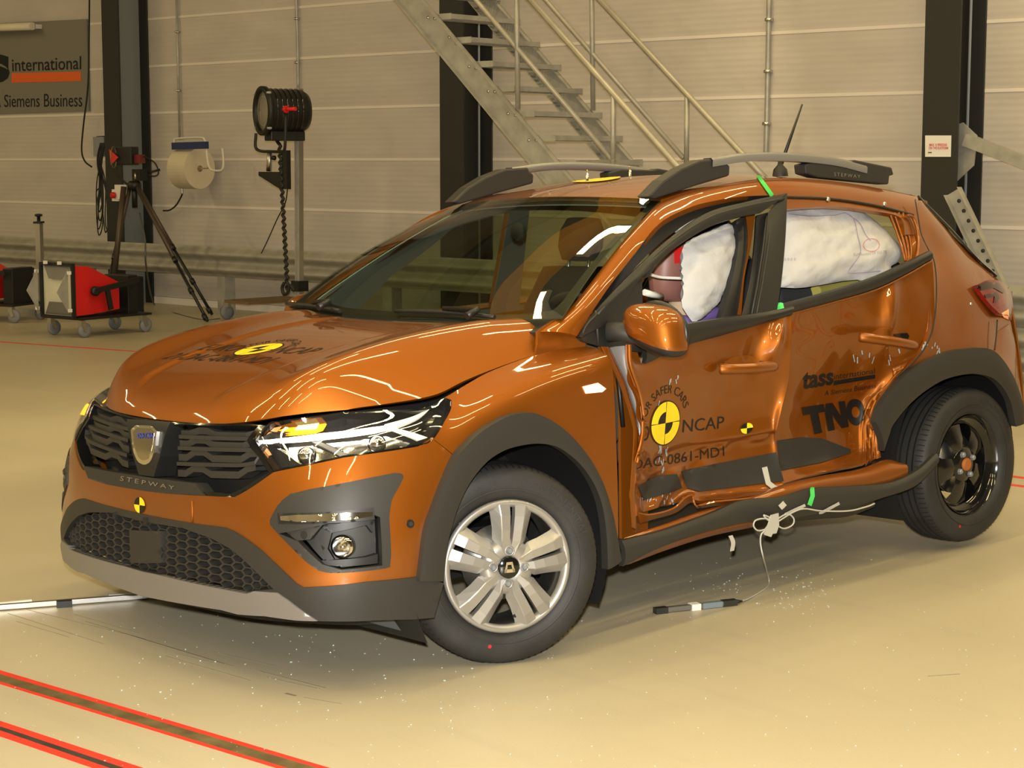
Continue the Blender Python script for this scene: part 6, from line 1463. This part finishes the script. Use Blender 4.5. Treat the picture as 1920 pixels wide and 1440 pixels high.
M['white_tube'] = mat('white_tube', (.68, .64, .55), .4)
wt([(326, 280), (327, 264), (332, 260), (375, 258), (384, 263), (387, 280), (390, 305), (396, 318), (412, 320), (418, 315), (419, 300), (417, 278)], .42, .013, 'bracket_tube', M['white_tube'])
MB().bar(ato(325, 274, .43)-pl0, ato(388, 272, .43)-pl0, .05, .075).build('tear_bar', mat('blue_bar', (.02, .03, .12), .5), pr)
MB().tube([pc+axr*.1-pl0, ato(390, 315, .42)-pl0], .009, 8).build('axle', M['steel'], pr)
wt([(341, 352), (342, 362), (338, 372), (330, 385), (318, 394), (306, 395)], .1, .009, 'hose', M['cable'])
wt([(341, 352), (342, 364)], .1, .014, 'tap', M['steel'])
# ---- spotlight on its stand
sl = empty('spotlight', tuple(ato(559, 556, 1.4)*np.array([1, 1, 0])), (0, 0, 0), 'black studio spotlight with red knob on an aluminium stand', 'spotlight')
s0 = np.array(sl.location); OS = 1.4
def sp(u, v, o=OS): return ato(u, v, o)-s0
M['alu'] = mat('aluminium', (.42, .39, .32), .35, .7)
def post(nm, u0, v0, u1, v1, w, m):
    A, B = sp(u0, v0), sp(u1, v1); return MB().bar(A, B, w, w, (1, 0, 0)).build(nm, m, sl, bevel=.004)
b_ = sp(561, 540, OS-.35); b_[2] = 0
MB().bar(sp(561, 166, OS-.35), np.array([b_[0], b_[1], 0.0]), .06, .05, (1, 0, 0)).build('stand_post', M['alu'], sl)
for dx in (-.02, .02): MB().bar(sp(560, 166, OS-.35)+np.array([.03, dx, 0]), np.array([b_[0]+.03, b_[1]+dx, 0]), .012, .012, (1, 0, 0)).build('post_groove', M['galv'], sl)
MB().box(b_+np.array([0, 0, .02]), (.6, .5, .04)).build('stand_foot', M['column'], sl)
MB().prism([(0, 0), (0, -.035), (.30, -.16), (.40, -.16), (.40, .2), (.33, .2), (.33, .0)], sp(492, 322), -WALL_D, (0, 0, 1), WALL_N, .05).build('shelf_bracket', M['black'], sl)
yk = cr(np.array([sp(480, 250, OS+.3), sp(479, 275, OS+.3), sp(488, 283, OS+.3), sp(505, 284, OS+.3), sp(528, 284, OS+.4), sp(534, 276, OS+.44), sp(536, 215, OS+.44)]), 5); MB().tube(yk, .014, 8).build('yoke', M['black'], sl)
MB().tube([sp(506, 284), sp(504, 321)], .026, 10).build('spigot', M['steel'], sl)
MB().lathe([(.02, 0), (.024, .03), (.01, .04)], sp(511, 296), -WALL_D, 10).build('spigot_knob', M['black'], sl)
# lamp barrel: axis towards the left and towards the car
lc = sp(499, 208, OS+.15); la = np.array([.968, -.24, .0]); la /= np.linalg.norm(la); lx = np.cross((0, 0, 1), la)
sc_ = 12.2/FPX
MB().lathe([(.03, -.40), (.17, -.39), (.20, -.34), (.205, -.02), (.21, .0)], lc, la, 36, True).build('lamp_body', M['black'], sl)
for k in range(-3, 3): MB().lathe([(.206, k*.05-.15), (.212, k*.05-.143), (.206, k*.05-.136)], lc, la, 36).build('cooling_fin', M['gloss_black'], sl)
MB().lathe([(.21, .0), (.228, .01), (.228, .05), (.19, .055), (.185, .02)], lc, la, 36).build('front_ring', M['black'], sl)
MB().lathe([(.185, .02), (.13, .032), (.06, .045), (.0005, .05)], lc, la, 36).build('fresnel_lens', mat('dusty_lens', (.30, .27, .21), .15, .3, .6), sl)
for r in (.06, .095, .13): MB().lathe([(r, .047-r*.15), (r+.006, .052-r*.15), (r+.012, .046-r*.15)], lc, la, 36).build('lens_ring', M['galv'], sl)
MB().box(lc+np.array([0, 0, -.23])-la*.18, (.34, .18, .09), np.array([la, lx, (0, 0, 1)]).T).build('ballast_box', M['black'], sl, bevel=.01)
MB().tube([sp(530, 205, OS+.45), sp(554, 204, OS+.45)], [.014, .018], 10).build('red_knob', M['red_paint'], sl); MB().lathe([(.032, 0), (.032, .02)], sp(535, 205, OS+.45), -WALL_D, 12, True, True).build('red_knob', M['red_paint'], sl)
for a in (.8, 2.4, 3.9, 5.5): MB().lathe([(.012, -.02), (.016, .0), (.010, .025)], lc+la*.03+.225*(math.cos(a)*lx+math.sin(a)*np.array([0, 0, 1])), la, 8).build('filter_clip', M['galv'], sl)
wv = []
for i, v in enumerate(np.linspace(268, 545, 46)): wv.append(sp(524+(v-268)*.055+(2.2 if i % 2 else -2.2), v, OS+.05))
MB().tube(cr(np.array([sp(518, 262, OS+.05)]+wv), 2), .016, 6).build('power_cable', M['cable'], sl)
cp_ = cr(np.array([sp(533, 530, OS+.08), sp(529, 540, OS+.08), sp(533, 552, OS+.08), sp(540, 548, OS+.08), sp(544, 535, OS+.08), sp(552, 545, OS+.08)]), 4); MB().tube(cp_, .016, 6).build('power_cable', M['cable'], sl)
MB().box(sp(562, 536, OS-.35), (.12, .12, .10)).build('post_clamp', M['black'], sl)
cable('wall_cable', [ato(540, 345, .8), ato(535, 380, .7), ato(520, 410, .65), ato(502, 450, .68), ato(490, 475, .72)], .006, 'thin dark cable sloping from the spotlight stand to the rail')
# ---- high-speed camera on a tripod
T0 = np.array([-6.75, -11.15, 0]); tp = empty('camera_tripod', tuple(T0), (0, 0, 0), 'tall black tripod carrying a high speed camera with red plate', 'tripod')
dt = (T0-CAM_POS) @ MW[2]
def tpt(u, v, dd=0.): d_ = ray(u, v, MW); return CAM_POS+d_*(dt+dd)-T0
apex = tpt(252, 350)
f1, f2 = atw(389, 604)-T0, atw(398, 592)-T0; f3 = atw(190, 588)-T0; f4 = atw(222, 570)-T0
M['tripod_brown'] = mat('worn_tripod_tube', (.085, .062, .045), .45, .4)
def leg(a, b, k=.55):
    m_ = a+(b-a)*k; L = MB().tube([a, m_], .022, 10).build('leg', M['tripod_brown'], tp); l2 = MB().tube([m_, b+np.array([0, 0, .012])], .016, 10).build('leg_extension', M['black'], L)
    for q in (.0, .5, .92): c_ = m_+(b-m_)*q; MB().lathe([(.026, -.03), (.026, .03)], c_, b-a, 10, True, True).build('leg_clamp', M['black'], L)
    s_ = np.array([.03, .03, 0]); MB().tube([m_+(a-m_)*.0, m_+(a-m_)*.0+s_*1.5], .012, 6).build('clamp_lever', M['tripod_brown'], L)
leg(apex+np.array([0, .05, 0]), f1); leg(apex+np.array([-.03, .0, .02]), f2, .48); leg(apex+np.array([.03, -.04, 0]), f3); 
MB().tube([apex+np.array([0, 0, .03]), apex+np.array([0, 0, -.22])], .03, 10).build('centre_column', M['black'], tp); MB().lathe([(.07, -.03), (.075, .03), (.05, .06)], apex, (0, 0, 1), 14, True, True).build('crown', M['black'], tp)
MB().box(tpt(262, 328), (.09, .16, .12)).build('pan_head', M['black'], tp); MB().lathe([(.025, -.05), (.025, .05)], tpt(256, 332), (0, 0, 1), 12, True, True).build('level', M['steel'], tp)
MB().tube([tpt(270, 326), tpt(300, 318)], .012, 8).build('pan_lever', M['black'], tp)
cx = np.array([.45, -.85, 0]); cx /= np.linalg.norm(cx); cy_ = np.cross((0, 0, 1), cx); Rc = np.array([cx, cy_, (0, 0, 1)]).T
MB().box(tpt(238, 292), (.20, .15, .19), Rc).build('camera_body', M['black'], tp, bevel=.01); MB().box(tpt(256, 298), (.15, .10, .09), Rc).build('red_module', mat('dark_red_module', (.16, .015, .02), .4), tp)
MB().lathe([(.05, 0), (.05, .10), (.035, .105)], tpt(232, 294), cx, 20, False, True).build('objective', M['gloss_black'], tp)
MB().lathe([(.028, -.02), (.028, .02)], tpt(240, 281), cx, 10, True, True).build('red_knob', M['red_paint'], tp)
fc = tpt(213, 295, -.08); MB().prism([(-.01, 0), (.075, .075), (.075, -.075), (.0, -.06)] if False else [(-.045, .085), (.05, .0), (-.03, -.08)], fc, MW[0], (0, 0, 1), np.cross(MW[0], (0, 0, 1)), .006).build('red_flag', M['red_paint'], tp)
MB().tube([fc+.11*(math.cos(a)*cy_*.5+math.sin(a)*np.array([0, 0, 1])) for a in np.linspace(0, 6.28, 25)[:-1]], .006, 6, closed=True).build('guard_ring', mat('brass_ring', (.25, .19, .08), .4, .6), tp)
MB().tube(cr(np.array([tpt(268, 292), tpt(290, 305), tpt(297, 325), tpt(285, 330), tpt(262, 318)]), 5), .008, 6).build('lead', M['cable'], tp); MB().tube(cr(np.array([tpt(218, 315), tpt(222, 330), tpt(238, 345)]), 5), .010, 6).build('lead', M['cable'], tp)
MB().box(tpt(236, 540)*np.array([1, 1, 0])+np.array([0, 0, .20]), (.30, .22, .40)).build('control_box', M['black'], tp, bevel=.01)
MB().tube([tpt(232, 350), tpt(213, 530)], .03, 10).build('leg', M['tripod_brown'], tp)
cable('floor_cable', [T0+tpt(262, 400), ato(272, 450, 1.5), ato(274, 500, 1.5), atw(290, 572), atw(330, 588), atw(380, 600), atw(412, 598)], .009, 'grey cable trailing from the tripod across the floor', mat('grey_cable', (.09, .09, .085), .5))
# ---- red floodlights on trolleys
def flood(name, loc, yaw, lab):
    e = empty(name, tuple(loc), (0, 0, yaw), lab, 'floodlight', 'red floodlights on trolleys'); 
    # local: +x the way the lamp shines, y to its left, z up
    fr = MB(); 
    for y in (-.26, .26): fr.bar((-.42, y, .17), (.42, y, .17), .04, .035)
    for x in (-.40, .0, .40): fr.bar((x, -.28, .17), (x, .28, .17), .04, .03)
    MB().box((0, 0, .175), (.84, .56, .02)).build('deck', M['black'], e); 
    for (x, y) in ((.36, .22), (.36, -.22), (-.36, .22), (-.36, -.22)):
        cst = MB(); cst.box((x, y, .135), (.05, .05, .05)); cst.bar((x, y-.025, .13), (x-.03, y-.025, .062), .006, .04); cst.bar((x, y+.025, .13), (x-.03, y+.025, .062), .006, .04); c_ = cst.build('caster', M['steel'], e)
        MB().lathe([(.03, -.018), (.064, -.018), (.069, -.01), (.069, .01), (.064, .018), (.03, .018)], (x-.03, y, .069), (0, 1, 0), 22, True, True).build('caster_wheel', mat('grey_rubber_wheel', (.20, .20, .21), .6) if 'grey_rubber_wheel' not in bpy.data.materials else bpy.data.materials['grey_rubber_wheel'], c_)
    HX = empty('lamp_head', (.27, 0, 0)); HX.parent = e; root_ = e; e = HX
    # red housing: tapered box, wide at the front
    A = [(.16, -.21, .20), (.16, .21, .20), (.16, .21, .66), (.16, -.21, .66)]; B = [(-.42, -.14, .23), (-.42, .14, .23), (-.42, .14, .48), (-.42, -.14, .48)]; Cm = [(-.02, -.20, .205), (-.02, .20, .205), (-.02, .20, .645), (-.02, -.20, .645)]
    hb_ = MB().add(A+Cm+B, [(8, 9, 10, 11)]+[(i, (i+1) % 4, 4+(i+1) % 4, 4+i) for i in range(4)]+[(4+i, 4+(i+1) % 4, 8+(i+1) % 4, 8+i) for i in range(4)], False).build('housing', M['red_paint'], e)
    for y in (-.225, .225):
        pf = MB(); pf.box((.18, y, .43), (.035, .025, .48)); pf.build('front_frame', M['black'], e)
    for z_ in (.19, .67): MB().box((.18, 0, z_), (.035, .47, .025)).build('front_frame', M['black'], e)
    MB().box((.165, 0, .43), (.01, .42, .46)).build('lamp_glass', mat('frosted_glass', (.62, .60, .47), .3) if 'frosted_glass' not in bpy.data.materials else bpy.data.materials['frosted_glass'], e)
    for y in (-1, 1): MB().prism([(0, -.20), (.0, .20), (.13, .0)], (.23, y*.215, .43), (1, 0, 0), (0, 0, 1), (0, y*.3, 0), .01).build('barn_door', M['galv'], e)
    for z_, s_ in ((.655, 1), (.205, -1)): MB().add([(.17, -.20, z_), (.17, .20, z_), (.20, .10, z_-s_*.12), (.20, -.10, z_-s_*.12)], [(0, 1, 2, 3)], False).build('inner_reflector', M['silver'], e)
    for (y, z_) in ((.235, .6), (.235, .26), (-.235, .6), (-.235, .26), (.1, .685), (-.1, .685)): MB().box((.23, y, z_), (.03, .025, .03)).build('clip', M['white'], e)
    for y in (-1, 1):
        yo = MB(); yo.bar((-.06, y*.235, .42), (-.58, y*.235, .50), .025, .05); yo.build('yoke_arm', M['black'], e); MB().lathe([(.045, 0), (.045, .03), (.02, .035)], (-.06, y*.225, .42), (0, y, 0), 16, False, True).build('pivot_knob', M['black'], e)
        MB().bar((-.20, y*.235, .44), (-.24, y*.235, .24), .02, .05).build('yoke_arm', M['black'], e)
    MB().box((-.56, 0, .36), (.12, .34, .36)).build('ballast_box', M['black'], e, bevel=.008)
    e = root_
    return e
cl = [atw(150, 632), atw(106, 624), atw(217, 621), atw(266, 625)]
fl1 = flood('floodlight_trolley', (0, 0, 0), 0, 'red floodlight on a black four wheeled trolley left of the bonnet')
ctr = (atw(150, 632)+atw(104, 626)+atw(216, 620)+atw(262, 624))/4
fwd = atw(104, 624)-atw(240, 620); 
fl1.location = (float(ctr[0]), float(ctr[1]), 0); fl1.rotation_euler = (0, 0, math.radians(10)); fl1.scale = (1, 1, 1)
fl2 = copy_tree(fl1); tag(fl2, 'red floodlight on a trolley cut off by the left edge of the photo'); c2 = atw(-8, 600); fl2.location = (float(c2[0]), float(c2[1]), 0); fl2.rotation_euler = (0, 0, math.atan2(-.8, .4))
st = empty('aluminium_post', tuple(atw(78, 588)), (0, 0, 0), 'short aluminium profile post with a black cap behind the floodlight', 'post')
q0 = np.array(st.location); dd_ = (q0-CAM_POS) @ MW[2]; hgt = ((CAM_POS+ray(78, 418, MW)*dd_)[2]); 
ap = MB(); 
for x in (-.045, 0, .045): ap.box((0, x, hgt/2), (.05, .036, hgt))
ap.box((0, 0, hgt/2), (.035, .12, hgt)); ap.build('profile', M['alu'], st, rot=(0, 0, -.75))
MB().box((0, 0, hgt+.01), (.08, .15, .02)).build('cap', M['black'], st, rot=(0, 0, -.75)); MB().lathe([(.018, 0), (.018, .05), (.04, .055), (.04, .075), (.02, .08)], (0, 0, hgt+.02), (0, 0, 1), 12, False, True).build('knob', M['black'], st)
MB().box((0, 0, .03), (.35, .35, .06)).build('foot', M['galv'], st)
# flat dolly behind the bonnet
dl = empty('flat_dolly', tuple(atw(500, 600)), (0, 0, .5), 'low black dolly with a grey caster seen past the bonnet edge', 'dolly')
d0 = np.array(dl.location); A = atw(427, 600); 
MB().box((0, 0, 0), (.75, .4, .03)).build('deck', mat('dark_plywood', (.16, .10, .05), .7), dl, tuple(np.array([0, 0, .20])), (0, 0, -.45)); 
cw = atw(426, 599)-d0; Rz = Matrix.Rotation(-.5, 3, 'Z'); cwl = np.array(Rz @ Vector(cw))
for q in (cwl, -cwl): MB().lathe([(.03, -.02), (.07, -.02), (.075, 0), (.07, .02), (.03, .02)], (q[0], q[1], .075), (.5, .8, 0), 22, True, True).build('caster_wheel', bpy.data.materials['grey_rubber_wheel'], dl); MB().box((q[0], q[1], .155), (.06, .06, .06)).build('caster', M['steel'], dl)
